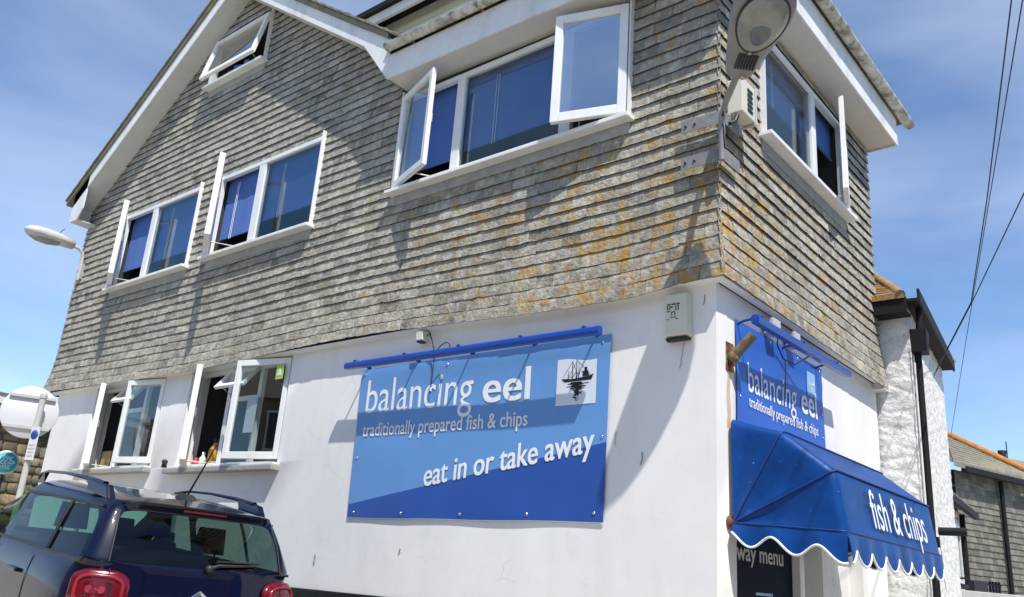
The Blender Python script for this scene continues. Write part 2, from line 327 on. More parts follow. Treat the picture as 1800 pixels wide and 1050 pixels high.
FF = Fr((0,0,0), (1,0,0), (0,-1,0)); FR = Fr((0,0,0), (0,1,0), (1,0,0))
# ------------------------------------------------------------------ ground
def gz(x, y):
    xx = max(-70, min(40, x)); z = -1.38 - .079*xx
    if y > 0 and x > -.2: z -= .04*min(y, 30)
    return z
xs = [-900,-300,-120,-70,-40,-25,-18,-14,-12,-10,-8,-6,-4,-2,-.2,-.19,1,2,3,5,8,14,25,40,90,300,900]; ys = [-900,-300,-100,-50,-25,-15,-10,-7,-5,-4,-3,-2,-1,0,.01,2,4,6,9,13,18,25,30,50,100,300,900]
g = MB(); g.grid([[(x, y, gz(x, y)) for y in ys] for x in xs]); struct(g.build('road', MT['asphalt'], recalc=True))
g = MB()                                               # pavement with a real kerb along both walls
n = 24
for i in range(n):
    x0 = -12 + 12.9*i/n; x1 = -12 + 12.9*(i+1)/n - .006
    g.hexa([(x0,-.9,gz(x0,-.9)-.1),(x1,-.9,gz(x1,-.9)-.1),(x1,-.002,gz(x1,0)-.1),(x0,-.002,gz(x0,0)-.1),(x0,-.9,gz(x0,-.9)+.11),(x1,-.9,gz(x1,-.9)+.11),(x1,-.002,gz(x1,-.1)+.115),(x0,-.002,gz(x0,-.1)+.115)])
struct(g.build('pavement', MT['paving'], bevel=.006))

# ------------------------------------------------------------------ the shop building
XL = -11.5; YB = 3.72; ZT = 2.27                        # left end, depth of the right wall, top of the white storey
B = thing('shop_building', 'tall slate-hung corner shop with white rendered ground floor and blue banners', 'building', (0,0,-1.38))
def wall(name, F, u0, u1, z0, z1, holes, th, m, poly=None):
    us = sorted({u0, u1, *[h[0] for h in holes], *[h[1] for h in holes]}); vs = sorted({z0, z1, *[h[2] for h in holes], *[h[3] for h in holes]})
    us = [u for u in us if u0 <= u <= u1]; vs = [v for v in vs if z0 <= v <= z1]; mb = MB()
    inh = lambda u, v: any(h[0] < u < h[1] and h[2] < v < h[3] for h in holes)
    for a, b in zip(us, us[1:]):
        for c, d in zip(vs, vs[1:]):
            if inh((a+b)/2, (c+d)/2): continue
            nu = max(1, int((b-a)/.5)); nv = max(1, int((d-c)/.5))
            P = [[F(a+(b-a)*i/nu, wob(a+(b-a)*i/nu, c+(d-c)*j/nv, name), c+(d-c)*j/nv) for j in range(nv+1)] for i in range(nu+1)]
            mb.grid(P)
    for h in holes:                                    # reveals
        a, b, c, d = h
        for p, q in (((a,c),(a,d)), ((b,d),(b,c)), ((a,d),(b,d)), ((b,c),(a,c))):
            mb.add([F(p[0], wob(*p, name), p[1]), F(q[0], wob(*q, name), q[1]), F(q[0], -th, q[1]), F(p[0], -th, p[1])], [(0,1,2,3)])
    return mb.build(name, m, B, weld=True)
def wob(u, v, name=''):
    if abs(u) < .02 : return 0
    return .007*(noise.noise(Vector((u*.8, v*.8, 3.1)))) + .003*noise.noise(Vector((u*3, v*3, 1)))
LW = [(-9.93, -7.97, 1.06, 2.262), (-7.33, -5.23, 1.03, 2.262)]
wall('front_wall', FF, XL+.3, 0, -.215, ZT, LW, .26, MT['render'])
m = MB(); FF.box(m, XL+.3, .012, -.2, .018, -2.2, -.218); m.build('plinth', MT['plinth'], B, bevel=.006)
DOOR = (.30, 3.1, -2.2, .62)
wall('side_wall', FR, 0, YB, -2.2, ZT, [DOOR], .22, MT['render'])
m = MB(); m.box((XL+.28, .02, -2.2), (XL+.3, YB, ZT)); m.box((XL+.3, YB, -2.2), (-.02, YB+.02, ZT)); m.build('rear_wall', MT['render'], B)
# upper storey core behind the slates, with window openings
WF = [(-10.08, -7.90, 3.80, 5.02), (-7.42, -5.17, 3.82, 5.02), (-3.75, -.78, 3.895, 5.08), (-8.28, -6.87, 6.73, 7.52)]
WR = [(.74, 2.82, 3.865, 4.96)]
def gable(x):                                          # underside of the gable roof above the front wall
    return 8.12 - .685*abs(x+7.6)
us = sorted({XL, -7.6, -3.8, 0, *[h[0] for h in WF], *[h[1] for h in WF]})
m = MB()
def top_at(x): return max(gable(x), 5.12) if x <= -3.8 else 5.12
vs0 = sorted({ZT, *[h[2] for h in WF], *[h[3] for h in WF]})
usd = sorted({*us, *[XL+.25*i for i in range(47)]})
for a, b in zip(usd, usd[1:]):
    if b-a < 1e-4: continue
    mid = (a+b)/2; cuts = [v for v in vs0]
    for c, d in zip(cuts, cuts[1:]+[99]):
        if any(h[0] < mid < h[1] and h[2] < (c+min(d, 98))/2 < h[3] for h in WF if d < 90): continue
        ta, tb = min(d, top_at(a)), min(d, top_at(b))
        if ta <= c and tb <= c: continue
        m.add([FF(a,.03,c), FF(b,.03,c), FF(b,.03,max(tb,c)), FF(a,.03,max(ta,c))], [(0,1,2,3)])
for a, b, c, d in ((0,.74,ZT,5.12), (2.82,YB,ZT,5.12), (.74,2.82,ZT,3.865), (.74,2.82,4.96,5.12)):
    m.add([FR(a-.03 if a == 0 else a,.03,c), FR(b,.03,c), FR(b,.03,d), FR(a-.03 if a == 0 else a,.03,d)], [(0,1,2,3)])
for F, hs in ((FF, WF), (FR, WR)):
    for a, b, c, d in hs:
        for p, q in (((a,c),(a,d)), ((b,d),(b,c)), ((a,d),(b,d)), ((b,c),(a,c))):
            m.add([F(p[0],.03,p[1]), F(q[0],.03,q[1]), F(q[0],-.2,q[1]), F(p[0],-.2,p[1])], [(0,1,2,3)])
m.box((XL, 0, ZT), (XL+.02, YB+2, 5.1)); m.box((XL, YB, ZT), (-.01, YB+.02, 5.12))
m.build('upper_wall', MT['batten'], B)
m = MB(); m.box((XL-.1,-.10,ZT-.005),(.10,.02,ZT+.014)); m.box((.021,.02,ZT-.005),(.10,YB,ZT+.014)); m.build('bellcast_soffit', MT['render'], B)

# ------------------------------------------------------------------ slates, one by one
EXP = .114
def sag(u, F):
    if F is FR: return -.05*min(1, u/3.7)
    P = [(-11.6,2.30),(-7.5,2.235),(-4.3,2.30),(-.85,2.21),(.1,2.27)]
    for (a, p), (b, q) in zip(P, P[1:]):
        if a <= u <= b:
            t_ = (u-a)/(b-a); t_ = t_*t_*(3-2*t_); return (p+(q-p)*t_)-2.27
    return 0
slates = []
def slate_rows(F, u0, u1, holes, top, gab=None):
    k = 0; z = 2.27
    while z < top:
        fl = max(0, 1-(z-2.25)/.62); no = .074 + .052*fl**1.6
        segs = [(u0 - (.09*fl**1.4 if F is FF else -0), u1)]
        if F is FF: segs = [(segs[0][0], no+.002)]
        else: segs = [(-no-.002, u1 + .04*fl)]
        if gab and z > 5.05:
            hw = (8.12-z-.05)/.685
            if hw <= .1: break
            segs = [(max(segs[0][0], -7.6-hw), min(-3.85, -7.6+hw))]
        for h in holes:
            if z+EXP*.7 > h[2] and z+EXP*.3 < h[3]:
                ns = []
                for a, b in segs:
                    if h[1] <= a or h[0] >= b: ns.append((a, b)); continue
                    if h[0]-.012 > a: ns.append((a, h[0]-.012))
                    if h[1]+.012 < b: ns.append((h[1]+.012, b))
                segs = ns
        for a, b in segs:
            u = a; first = True
            while u < b-.01:
                w = random.uniform(.17, .29)
                if first and k % 2 and u == segs[0][0]: w *= .55
                first = False
                if b-(u+w) < .08: w = b-u
                slates.append((F, u, min(u+w, b), z, no, k)); u += w
        k += 1; z += EXP + random.uniform(-.003, .003)
slate_rows(FF, XL, 0, WF, 8.1, True)
slate_rows(FR, 0, YB, WR, 5.12)
def slate_mesh(mb, s, rnd):
    F, a, b, z, no, k = s
    w = b-a; gap = .0022; uu = [a+gap, a+w*.3, a+w*.66, b-gap]; th = rnd.uniform(.0105, .0125)
    j = rnd.uniform(-.0015, .0015) - (rnd.uniform(.005,.012) if rnd.random() < .025 else 0)
    bz = [z + sag(u, F)*math.exp(-(z-2.27)/1.1) + rnd.uniform(-.0016, .0016) + j + .003*math.sin(u*1.3+k*.2) for u in uu]
    bz[0] += rnd.choice((0, 0, 0, .003, .009)); bz[3] += rnd.choice((0, 0, 0, .003, .008))
    tz = z + EXP + .022 + (sag((a+b)/2, F)*math.exp(-(z-2.27)/1.1))
    pn = no + rnd.uniform(-.0015, .0025)
    fr = [F(uu[i], pn + rnd.uniform(-.0015,.0015), bz[i]) for i in range(4)]; bk = [F(uu[i], pn-th, bz[i]+.001) for i in range(4)]
    md = [F(uu[i], pn-.0085 + rnd.uniform(-.0025,.003), z + EXP*.55 + (bz[i]-z)*.6) for i in range(4)]
    tp = [F(uu[i], pn-.0235, tz) for i in range(4)]
    bk2 = [F(uu[i], pn-th-.012, bz[i]+EXP*.6) for i in range(4)]
    vs = fr+bk+md+tp+bk2; fs = []
    for i in range(3):
        fs += [(i,i+1,8+i+1,8+i), (8+i,9+i,13+i,12+i), (4+i,5+i,i+1,i), (16+i,17+i,5+i,4+i)]
    fs += [(4,0,8), (3,7,11), (4,8,12), (7,15,11)]
    n0 = len(mb.f); mb.add(vs, fs)
    for i in range(3): mb.m[n0+4*i+2] = 1; mb.m[n0+4*i+3] = 1      # cut edge and unweathered back, darkened as gap shade
def tone_attr(o, tones):
    me = o.data; at = me.color_attributes.new('tone', 'FLOAT_COLOR', 'CORNER')
    vals = []
    for p in me.polygons:
        t_ = tones(p.index)
        vals += list(t_)*p.loop_total
    at.data.foreach_set('color', vals)
def proj(P):
    d = P-CAM; c = [sum(RC[k][i]*d[i] for i in range(3)) for k in range(3)]
    f = 30.1803/36*1800
    return (c[0]/c[2]*f+900, c[1]/c[2]*f+525) if c[2] > 0 else (-1e4, -1e4)
def area(s):
    F, a, b, z, no, k = s
    P = [proj(F(a,no,z)), proj(F(b,no,z)), proj(F(b,no,z+EXP)), proj(F(a,no,z+EXP))]
    if not all(-20 < p[0] < 1820 and -20 < p[1] < 1070 for p in P): return 0
    return abs(sum(P[i][0]*P[(i+1)%4][1]-P[(i+1)%4][0]*P[i][1] for i in range(4)))/2
rnd = random.Random(3)
def tone():
    r = rnd.random(); v = rnd.uniform(.80, 1.20)
    if r < .12: v *= .70
    if r > .90: v *= 1.22
    return (v*rnd.uniform(.98,1.03), v, v*rnd.uniform(.92,1.03), 1)
order = sorted(range(len(slates)), key=lambda i: -area(slates[i])); single = set(order[:290])
bulk = MB(); tones = []
for i, s in enumerate(slates):
    if i in single:
        m = MB(); slate_mesh(m, s, rnd); o = m.build('slate', [MT['slate'], MT['slate_cut_shade']], B)
        t_ = tone(); tone_attr(o, lambda k: t_)
    else:
        n0 = len(bulk.f); slate_mesh(bulk, s, rnd); t_ = tone(); tones += [t_]*(len(bulk.f)-n0)
o = bulk.build('slates', [MT['slate'], MT['slate_cut_shade']], B); tone_attr(o, lambda k: tones[k]); stuff(o)

# ------------------------------------------------------------------ roofs, eaves and gutters
RT = lambda x: 8.36 - .685*abs(x+7.6)                   # top of the gable roof
YF = -.36; YE = 7.0
xl, xr = -11.72, -3.80
m = MB()
for x0, x1 in ((xl, -7.6), (-7.6, xr)):
    a, b = (x0, x1)
    m.hexa([(a,YF-.05,RT(a)-.07),(b,YF-.05,RT(b)-.07),(b,YE,RT(b)-.07),(a,YE,RT(a)-.07),(a,YF-.05,RT(a)),(b,YF-.05,RT(b)),(b,YE,RT(b)),(a,YE,RT(a))])
roof = m.build('gable_roof', MT['roofgrey'], B)
m = MB(); rr = random.Random(5)
for sgn in (-1, 1):                                    # courses of roof slates, their verge edges stepping down the slope
    n = 22
    for i in range(n):
        d0 = i*4.02/n; x0 = -7.6+sgn*d0; x1 = -7.6+sgn*(d0+.30)
        y = YF-.075
        while y < YE:
            w = rr.uniform(.24, .32); t0 = rr.uniform(.022, .034)
            if sgn < 0 and x1 < xl-.05: break
            m.hexa([(x0,y,RT(x0)+.004),(x1,y,RT(x1)+.018),(x1,y+w-.004,RT(x1)+.018),(x0,y+w-.004,RT(x0)+.004),(x0,y,RT(x0)+.012),(x1,y,RT(x1)+.018+t0),(x1,y+w-.004,RT(x1)+.018+t0),(x0,y+w-.004,RT(x0)+.012)])
            y += w
            if y > 1.2: w = 5.8; m.hexa([(x0,y,RT(x0)+.004),(x1,y,RT(x1)+.018),(x1,YE,RT(x1)+.018),(x0,YE,RT(x0)+.004),(x0,y,RT(x0)+.012),(x1,y,RT(x1)+.018+t0),(x1,YE,RT(x1)+.018+t0),(x0,YE,RT(x0)+.012)]); break
stuff(m.build('roof_slates', MT['roofgrey'], roof))
m = MB(); d = .22                                      # bargeboards with box ends
for (xa, xb) in ((-11.5, -7.6), (-7.6, -4.25)):
    za, zb = RT(xa)-.075, RT(xb)-.075
    m.hexa([(xa,YF-.02,za-d),(xb,YF-.02,zb-d),(xb,YF,zb-d),(xa,YF,za-d),(xa,YF-.02,za),(xb,YF-.02,zb),(xb,YF,zb),(xa,YF,za)])
m.prism([(-4.25,YF-.02,RT(-4.25)-.075),(-4.25,YF-.02,RT(-4.25)-.075-d),(-3.77,YF-.02,5.17),(-3.77,YF-.02,RT(-3.8)-.075)], (0,.02,0))
m.prism([(-11.5,YF-.02,RT(-11.5)-.075),(-11.5,YF-.02,5.12),(-11.22,YF-.02,5.12),(-11.1,YF-.02,5.30),(-11.1,YF-.02,RT(-11.1)-.29),(-11.1,YF-.02,RT(-11.1)-.075)], (0,.02,0))
m.build('bargeboard', MT['fascia'], B, recalc=True)
m = MB()
for (xa, xb) in ((-11.5, -7.6), (-7.6, -4.25)):
    za, zb = RT(xa)-.075-d+.02, RT(xb)-.075-d+.02
    m.hexa([(xa,YF+.001,za-.012),(xb,YF+.001,zb-.012),(xb,-.03,zb-.012),(xa,-.03,za-.012),(xa,YF+.001,za),(xb,YF+.001,zb),(xb,-.03,zb),(xa,-.03,za)])
m.hexa([(-4.25,YF+.001,RT(-4.25)-.29),(-3.78,YF+.001,5.17),(-3.78,-.03,5.17),(-4.25,-.03,RT(-4.25)-.29),(-4.25,YF+.001,RT(-4.25)-.27),(-3.78,YF+.001,5.19),(-3.78,-.03,5.19),(-4.25,-.03,RT(-4.25)-.27)])
m.box((-11.49,YF+.001,5.12),(-11.22,-.03,5.135)); m.box((-11.5,YF+.001,5.136),(-11.485,-.03,5.65))
m.build('verge_soffit', MT['soffit'], B, recalc=True)
# main eaves on the right part: fascia, soffit, gutter
FO = .36
m = MB()
m.hexa([(-3.765,-FO-.02,5.16),(FO+.02,-FO-.02,5.10),(FO,-FO,5.10),(-3.765,-FO,5.16),(-3.765,-FO-.02,5.47),(FO+.02,-FO-.02,5.45),(FO,-FO,5.45),(-3.765,-FO,5.47)])
m.hexa([(FO,-FO,5.10),(FO+.02,-FO-.02,5.10),(FO+.02,YB+.12,5.10),(FO,YB+.12,5.10),(FO,-FO,5.45),(FO+.02,-FO-.02,5.45),(FO+.02,YB+.12,5.45),(FO,YB+.12,5.45)])
m.box((-.02,YB+.10,5.098),(FO-.002,YB+.118,5.45))
m.build('fascia', MT['fascia'], B)
m = MB()
m.hexa([(-3.765,-FO+.001,5.175),(FO-.001,-FO+.001,5.115),(FO-.001,-.03,5.115),(-3.765,-.03,5.175),(-3.765,-FO+.001,5.187),(FO-.001,-FO+.001,5.127),(FO-.001,-.03,5.127),(-3.765,-.03,5.187)])
m.box((.03,-.029,5.115),(FO-.001,YB+.099,5.127)); m.build('soffit', MT['soffit'], B)
def gutter(a, b, out, r=.062):
    a, b, out = Vector(a), Vector(b), Vector(out).normalized(); up = Vector((0,0,1)); m = MB(); n = 10
    P = []
    for e, q in ((0, a), (1, b)):
        P.append([q + out*r*math.cos(math.pi+math.pi*k/n) + up*r*math.sin(math.pi+math.pi*k/n) for k in range(n+1)])
    Q = [[p + (p-c).normalized()*-.006 for p in row] for row, c in zip(P, (a, b))]
    m.grid(P); m.grid(Q)
    for row, rq in zip(P, Q): m.add(row, [tuple(range(n+1))])
    for e in (0, n): m.add([P[0][e], P[1][e], Q[1][e], Q[0][e]], [(0,1,2,3)])
    o = m.build('gutter', MT['gutter'], B)
    ln = (b-a).length; ax = (b-a).normalized()
    for i in range(max(2, int(ln/1.0))):
        c = a + ax*(.35 + i*1.0)
        if (c-a).length > ln-.05: break
        k = MB(); P = []
        for e in (-.014, .014): P.append([c + ax*e + out*(r+.006)*math.cos(math.pi+math.pi*j/n) + up*(r+.006)*math.sin(math.pi+math.pi*j/n) for j in range(n+1)])
        k.grid(P); k.add([c+ax*.014-out*(r+.006), c-ax*.014-out*(r+.006), c-ax*.014-out*(r+.03)-up*.09, c+ax*.014-out*(r+.03)-up*.09], [(0,1,2,3)])
        k.build('gutter_bracket', MT['gutter'], o)
    return o
gutter((-3.74,-FO-.09,5.53),(FO+.1,-FO-.09,5.50),(0,-1,0))
gutter((FO+.09,-FO-.12,5.50),(FO+.09,YB+.42,5.50),(1,0,0))
# hipped roof over the right part and its dormer
m = MB(); e = FO+.06; zr = 5.52
R0 = Vector((-3.8,-e,zr)); R1 = Vector((e,-e,zr)); R2 = Vector((e,YB+.4,zr)); R3 = Vector((-3.8,YB+.4,zr)); hy = (YB+.4+e)/2; Tz = zr+hy*.62
A0 = Vector((-3.8,-e+hy,Tz)); A1 = Vector((e-hy,-e+hy,Tz))
m.add([R0,R1,A1,A0,R2,R3], [(0,1,2,3),(1,4,2),(4,5,3,2),(0,3,5)])
hr = m.build('hip_roof', MT['roofgrey'], B); hr['label'] = 'low hipped slate roof over the right-hand part'
m = MB()
for q in range(15):
    t0, t1 = q/15, (q+1)/15
    for P0, P1, A, A_ in ((R0, R1, A0, A1), (R1, R2, A1, A1)):
        a0, b0 = P0.lerp(A, t0), P1.lerp(A_, t0); a1, b1 = P0.lerp(A, t1), P1.lerp(A_, t1); u_ = Vector((0,0,.03)); v_ = Vector((0,0,.006))
        m.add([a0+u_, b0+u_, b1+v_, a1+v_, a0, b0], [(0,1,2,3),(4,5,1,0)])
stuff(m.build('roof_slates', MT['roofgrey'], hr))
m = MB(); m.box((-5.35,.62,6.15),(-2.0,2.4,7.02)); dm = m.build('dormer', MT['fascia'], B)
m = MB(); m.box((-5.6,.30,7.02),(-1.9,2.6,7.10)); m.build('dormer_roof', MT['black'], dm)
m = MB(); m.box((-5.5,.36,6.88),(-1.95,.40,7.018)); m.build('dormer_fascia', MT['fascia'], dm)
m = MB(); m.box((-5.33,.60,6.60),(-2.02,.618,6.66)); m.box((-5.33,.60,6.78),(-2.02,.618,6.86)); m.build('dormer_board', MT['cream'], dm)
# ------------------------------------------------------------------ windows
def sash(F, hinge, w, v0, v1, ang, side, n0, parent, win, fw=.062, th=.05, stay=True, glassm=None):
    """an open side-hung sash: hinge at u=hinge, side=+1 runs to +u when closed"""
    ca, sa = math.cos(math.radians(ang)), math.sin(math.radians(ang))
    def q(a, t, v): return F(hinge + side*(a*ca - t*sa), n0 + a*sa + t*ca, v)     # a across the sash, t through its thickness
    m = MB()
    def bar(a0, a1, c, d): m.hexa([q(a0,0,c), q(a1,0,c), q(a1,th,c), q(a0,th,c), q(a0,0,d), q(a1,0,d), q(a1,th,d), q(a0,th,d)])
    bar(0, fw, v0, v1); bar(w-fw, w, v0, v1); bar(fw, w-fw, v0, v0+fw*1.15); bar(fw, w-fw, v1-fw, v1)
    o = m.build('casement', MT['pvc'], win, bevel=.006)
    p = MB(); p.hexa([q(fw-.004,.020,v0+fw), q(w-fw+.004,.020,v0+fw), q(w-fw+.004,.026,v0+fw), q(fw-.004,.026,v0+fw), q(fw-.004,.020,v1-fw+.004), q(w-fw+.004,.020,v1-fw+.004), q(w-fw+.004,.026,v1-fw+.004), q(fw-.004,.026,v1-fw+.004)])
    p.build('pane', glassm or MT['glass'], win, recalc=True)
    if stay:
        s = MB(); s.tube([q(w*.62,.0,v0+.02), F(hinge+side*w*.75, n0-.02, v0+.015)], .007, 6); s.build('window_stay', MT['steel'], win)
        s = MB(); s.tube([q(w-.03,-.012,(v0+v1)/2-.05), q(w-.03,-.012,(v0+v1)/2+.05)], .009, 6); s.build('window_handle', MT['steel'], win)
    return q
def window(F, u0, u1, v0, v1, nf, depth, mull, name_label=None, sillp=.10, blind=None, lights=(), apron=True, room=True, fw=.055, sash_lines=True, transom=None):
    """fixed frame at outward offset nf; mull: list of (ua, ub) posts; lights: (ua, ub, glazed)"""
    m = MB(); th = depth
    F.box(m, u0, u0+fw, nf-th, nf, v0, v1); F.box(m, u1-fw, u1, nf-th, nf, v0, v1)
    F.box(m, u0+fw, u1-fw, nf-th, nf, v0, v0+fw); F.box(m, u0+fw, u1-fw, nf-th, nf, v1-fw, v1)
    for a, b in mull: F.box(m, a, b, nf-th+.003, nf-.003, v0+fw, v1-fw)
    w = m.build('window', MT['pvc'], B, bevel=.005)
    if name_label: w['label'] = name_label
    m = MB(); F.box(m, u0-.05, u1+.05, nf-.03, nf+sillp, v0-.042, v0-.002); m.build('sill', MT['pvc'], w, bevel=.006)
    if apron:
        m = MB(); F.box(m, u0-.01, u1+.01, nf-.05, nf-.008, v0-.15, v0-.043); m.build('apron', MT['lead'], w, bevel=.008)
        
        for a_, b_ in ((u1+.002, u1+.016), (u0-.016, u0-.002)): m = MB(); F.box(m, a_, b_, nf-.08, nf+.035, v0, v1+.05); m.build('side_strip', MT['pvc'], w)
    for a, b, v2, v3 in lights:
        p = MB(); F.box(p, a, b, nf-.036, nf-.030, v2, v3); p.build('pane', MT['glass'], w)
    if blind:
        for a, b, vb in blind:
            m = MB(); n = 7
            pr_ = [[F(a+(b-a)*i/12, nf-th-.05+.006*math.sin(i*1.7+a*5)*(1-j/4), vb+(v1-.02-vb)*j/4) for j in range(5)] for i in range(13)]; m.grid(pr_); F.box(m, a, b, nf-th-.06, nf-th-.04, vb-.022, vb); m.build('blind', MT['blind'], w)
            if b-a < .85: continue
            m = MB(); uc = a+(b-a)*.30  # thin white tubes standing in for stripes reflected in the pane
            for dd in (0, .035): m.tube([F(uc+dd, nf-th-.026, vb-.05), F(uc+dd, nf-th-.026, v1-.12)], .0035, 5)
            m.build('reflection_stripe', MT['white'], w)
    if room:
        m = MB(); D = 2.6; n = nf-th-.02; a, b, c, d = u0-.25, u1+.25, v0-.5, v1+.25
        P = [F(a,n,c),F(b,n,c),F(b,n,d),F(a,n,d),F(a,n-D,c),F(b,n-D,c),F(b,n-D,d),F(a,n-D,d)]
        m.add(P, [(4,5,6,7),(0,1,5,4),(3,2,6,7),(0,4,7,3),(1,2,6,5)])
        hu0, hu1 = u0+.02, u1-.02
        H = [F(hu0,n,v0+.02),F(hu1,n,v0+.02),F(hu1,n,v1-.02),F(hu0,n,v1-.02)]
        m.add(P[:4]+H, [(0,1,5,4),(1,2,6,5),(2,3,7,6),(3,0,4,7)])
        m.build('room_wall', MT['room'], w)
    return w
NF = .085
# first-floor left window
w1 = window(FF, -10.08, -7.90, 3.80, 5.02, NF, .06, [(-9.23,-9.10)], 'left window of the slate front, narrow sash open', blind=[(-10.02,-9.2,4.13),(-9.13,-7.96,4.13)], lights=[(-9.10,-7.955,3.855,4.965)])
sash(FF, -10.06, .80, 3.83, 4.99, 24.4, 1, NF, None, w1, th=.075)
w2 = window(FF, -7.42, -5.17, 3.82, 5.02, NF, .06, [(-6.50,-6.36)], 'middle window of the slate front, narrow sash open', blind=[(-7.36,-6.46,4.12),(-6.40,-5.23,4.20)], lights=[(-6.36,-5.225,3.875,4.965)])
sash(FF, -7.39, .86, 3.85, 4.99, 29.6, 1, NF, None, w2, th=.075)
w3 = window(FF, -3.75, -.78, 3.895, 5.08, NF, .06, [(-2.94,-2.83),(-1.55,-1.42)], 'wide three-light window of the slate front with both end sashes open', blind=[(-3.69,-2.9,4.16),(-2.87,-1.48,4.21)], lights=[(-2.83,-1.55,3.95,5.025)])
sash(FF, -3.73, .76, 3.925, 5.05, 19, 1, NF, None, w3)
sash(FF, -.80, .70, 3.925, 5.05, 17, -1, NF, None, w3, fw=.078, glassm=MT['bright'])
w4 = window(FR, .74, 2.82, 3.865, 4.96, NF, .06, [(1.93,2.04),], 'first-floor window of the side wall with its far sash open', blind=[(2.0,2.76,4.55),(.80,1.95,4.42)], lights=[(.795,1.93,3.92,4.905)])
q4 = sash(FR, 2.79, .64, 3.895, 4.93, 17, -1, NF, None, w4)
# attic window, top hung
w5 = window(FF, -8.28, -6.87, 6.73, 7.52, NF, .06, [], 'attic window high in the gable with its top-hung sash propped open', lights=[])
a = math.radians(12); m = MB()
def qa(u, t, s): return FF(u, NF + .003 + s*math.sin(a) + t*math.cos(a), 7.50 - s*math.cos(a) + t*math.sin(a))
def bara(ua, ub, s0, s1): m.hexa([qa(ua,0,s1), qa(ub,0,s1), qa(ub,.05,s1), qa(ua,.05,s1), qa(ua,0,s0), qa(ub,0,s0), qa(ub,.05,s0), qa(ua,.05,s0)])
bara(-8.26,-8.19,0,.75); bara(-6.96,-6.89,0,.75); bara(-8.19,-6.96,0,.065); bara(-8.19,-6.96,.68,.75)
m.build('casement', MT['pvc'], w5, bevel=.006)
m = MB(); m.hexa([qa(-8.195,.02,.69), qa(-6.955,.02,.69), qa(-6.955,.026,.69), qa(-8.195,.026,.69), qa(-8.195,.02,.06), qa(-6.955,.02,.06), qa(-6.955,.026,.06), qa(-8.195,.026,.06)]); m.build('pane', MT['glass'], w5, recalc=True)
m = MB(); m.tube([qa(-7.0,0,.70), FF(-7.1,NF-.02,6.80)], .007, 6); m.build('window_stay', MT['steel'], w5)
m = MB(); P = [[FF(-8.15+.55*i/6, -.09+.035*math.sin(i*2.1+j), 6.80+.30*j/3) for j in range(4)] for i in range(7)]; m.grid(P); m.build('curtain', MT['blind'], w5)
# ground-floor kitchen windows set into the white wall
def kitchen(h, k):
    u0, u1, v0, v1 = h; mw = .07
    a = u0+(u1-u0)*.36; b = u0+(u1-u0)*.66
    w = window(FF, u0+.004, u1-.004, v0+.006, v1-.004, -.10, .06, [(a-mw/2, a+mw/2), (b-mw/2, b+mw/2)], ['left', 'right'][k]+' ground-floor window with three sashes open', sillp=.02, apron=False)
    tr = v0+.80
    m = MB(); FF.box(m, a+mw/2, b-mw/2, -.157, -.104, tr, tr+.055); m.build('transom', MT['pvc'], w)
    p = MB(); FF.box(p, a+mw/2, b-mw/2, -.136, -.130, v0+.06, tr); p.build('pane', MT['glass'], w)
    sash(FF, u0+.05, .82, v0+.04, v1-.05, 30 if k else 24.8, 1, -.098, None, w, th=.07)
    sash(FF, u1-.05, .82 if k else .74, v0+.06, v1-.02, 13 if k else 12, -1, -.06, None, w, fw=.07)
    an = math.radians(38); L_ = v1-.05-tr-.06                         # small top-hung vent
    def qv(u, t, s): return FF(u, -.096 + s*math.sin(an) + t*math.cos(an), v1-.06 - s*math.cos(an) + t*math.sin(an))
    m = MB(); ua, ub = a+.01, b-.01
    def bv(x0, x1, s0, s1): m.hexa([qv(x0,0,s1), qv(x1,0,s1), qv(x1,.04,s1), qv(x0,.04,s1), qv(x0,0,s0), qv(x1,0,s0), qv(x1,.04,s0), qv(x0,.04,s0)])
    bv(ua, ua+.05, 0, L_); bv(ub-.05, ub, 0, L_); bv(ua+.05, ub-.05, 0, .045); bv(ua+.05, ub-.05, L_-.05, L_)
    m.build('vent_sash', MT['pvc'], w, bevel=.005)
    m = MB(); m.hexa([qv(ua+.045,.016,L_-.045), qv(ub-.045,.016,L_-.045), qv(ub-.045,.02,L_-.045), qv(ua+.045,.02,L_-.045), qv(ua+.045,.016,.04), qv(ub-.045,.016,.04), qv(ub-.045,.02,.04), qv(ua+.045,.02,.04)]); m.build('pane', MT['glass'], w, recalc=True)
    m = MB(); m.tube([qv(a+.12,0,L_-.03), FF(a+.10,-.12,tr+.05)], .006, 6); m.build('window_stay', MT['steel'], w)
    m = MB(); FF.box(m, u0-.10, u1+.06, -.01, .11, v0-.075, v0-.012); m.build('stone_ledge', MT['lead'], w, bevel=.012)
    m = MB(); FF.box(m, u0-.04, u1+.04, -.03, .085, v0-.010, v0+.012); m.build('white_ledge', MT['pvc'], w, bevel=.006)
    return w
k1 = kitchen(LW[0], 0); k2 = kitchen(LW[1], 1)

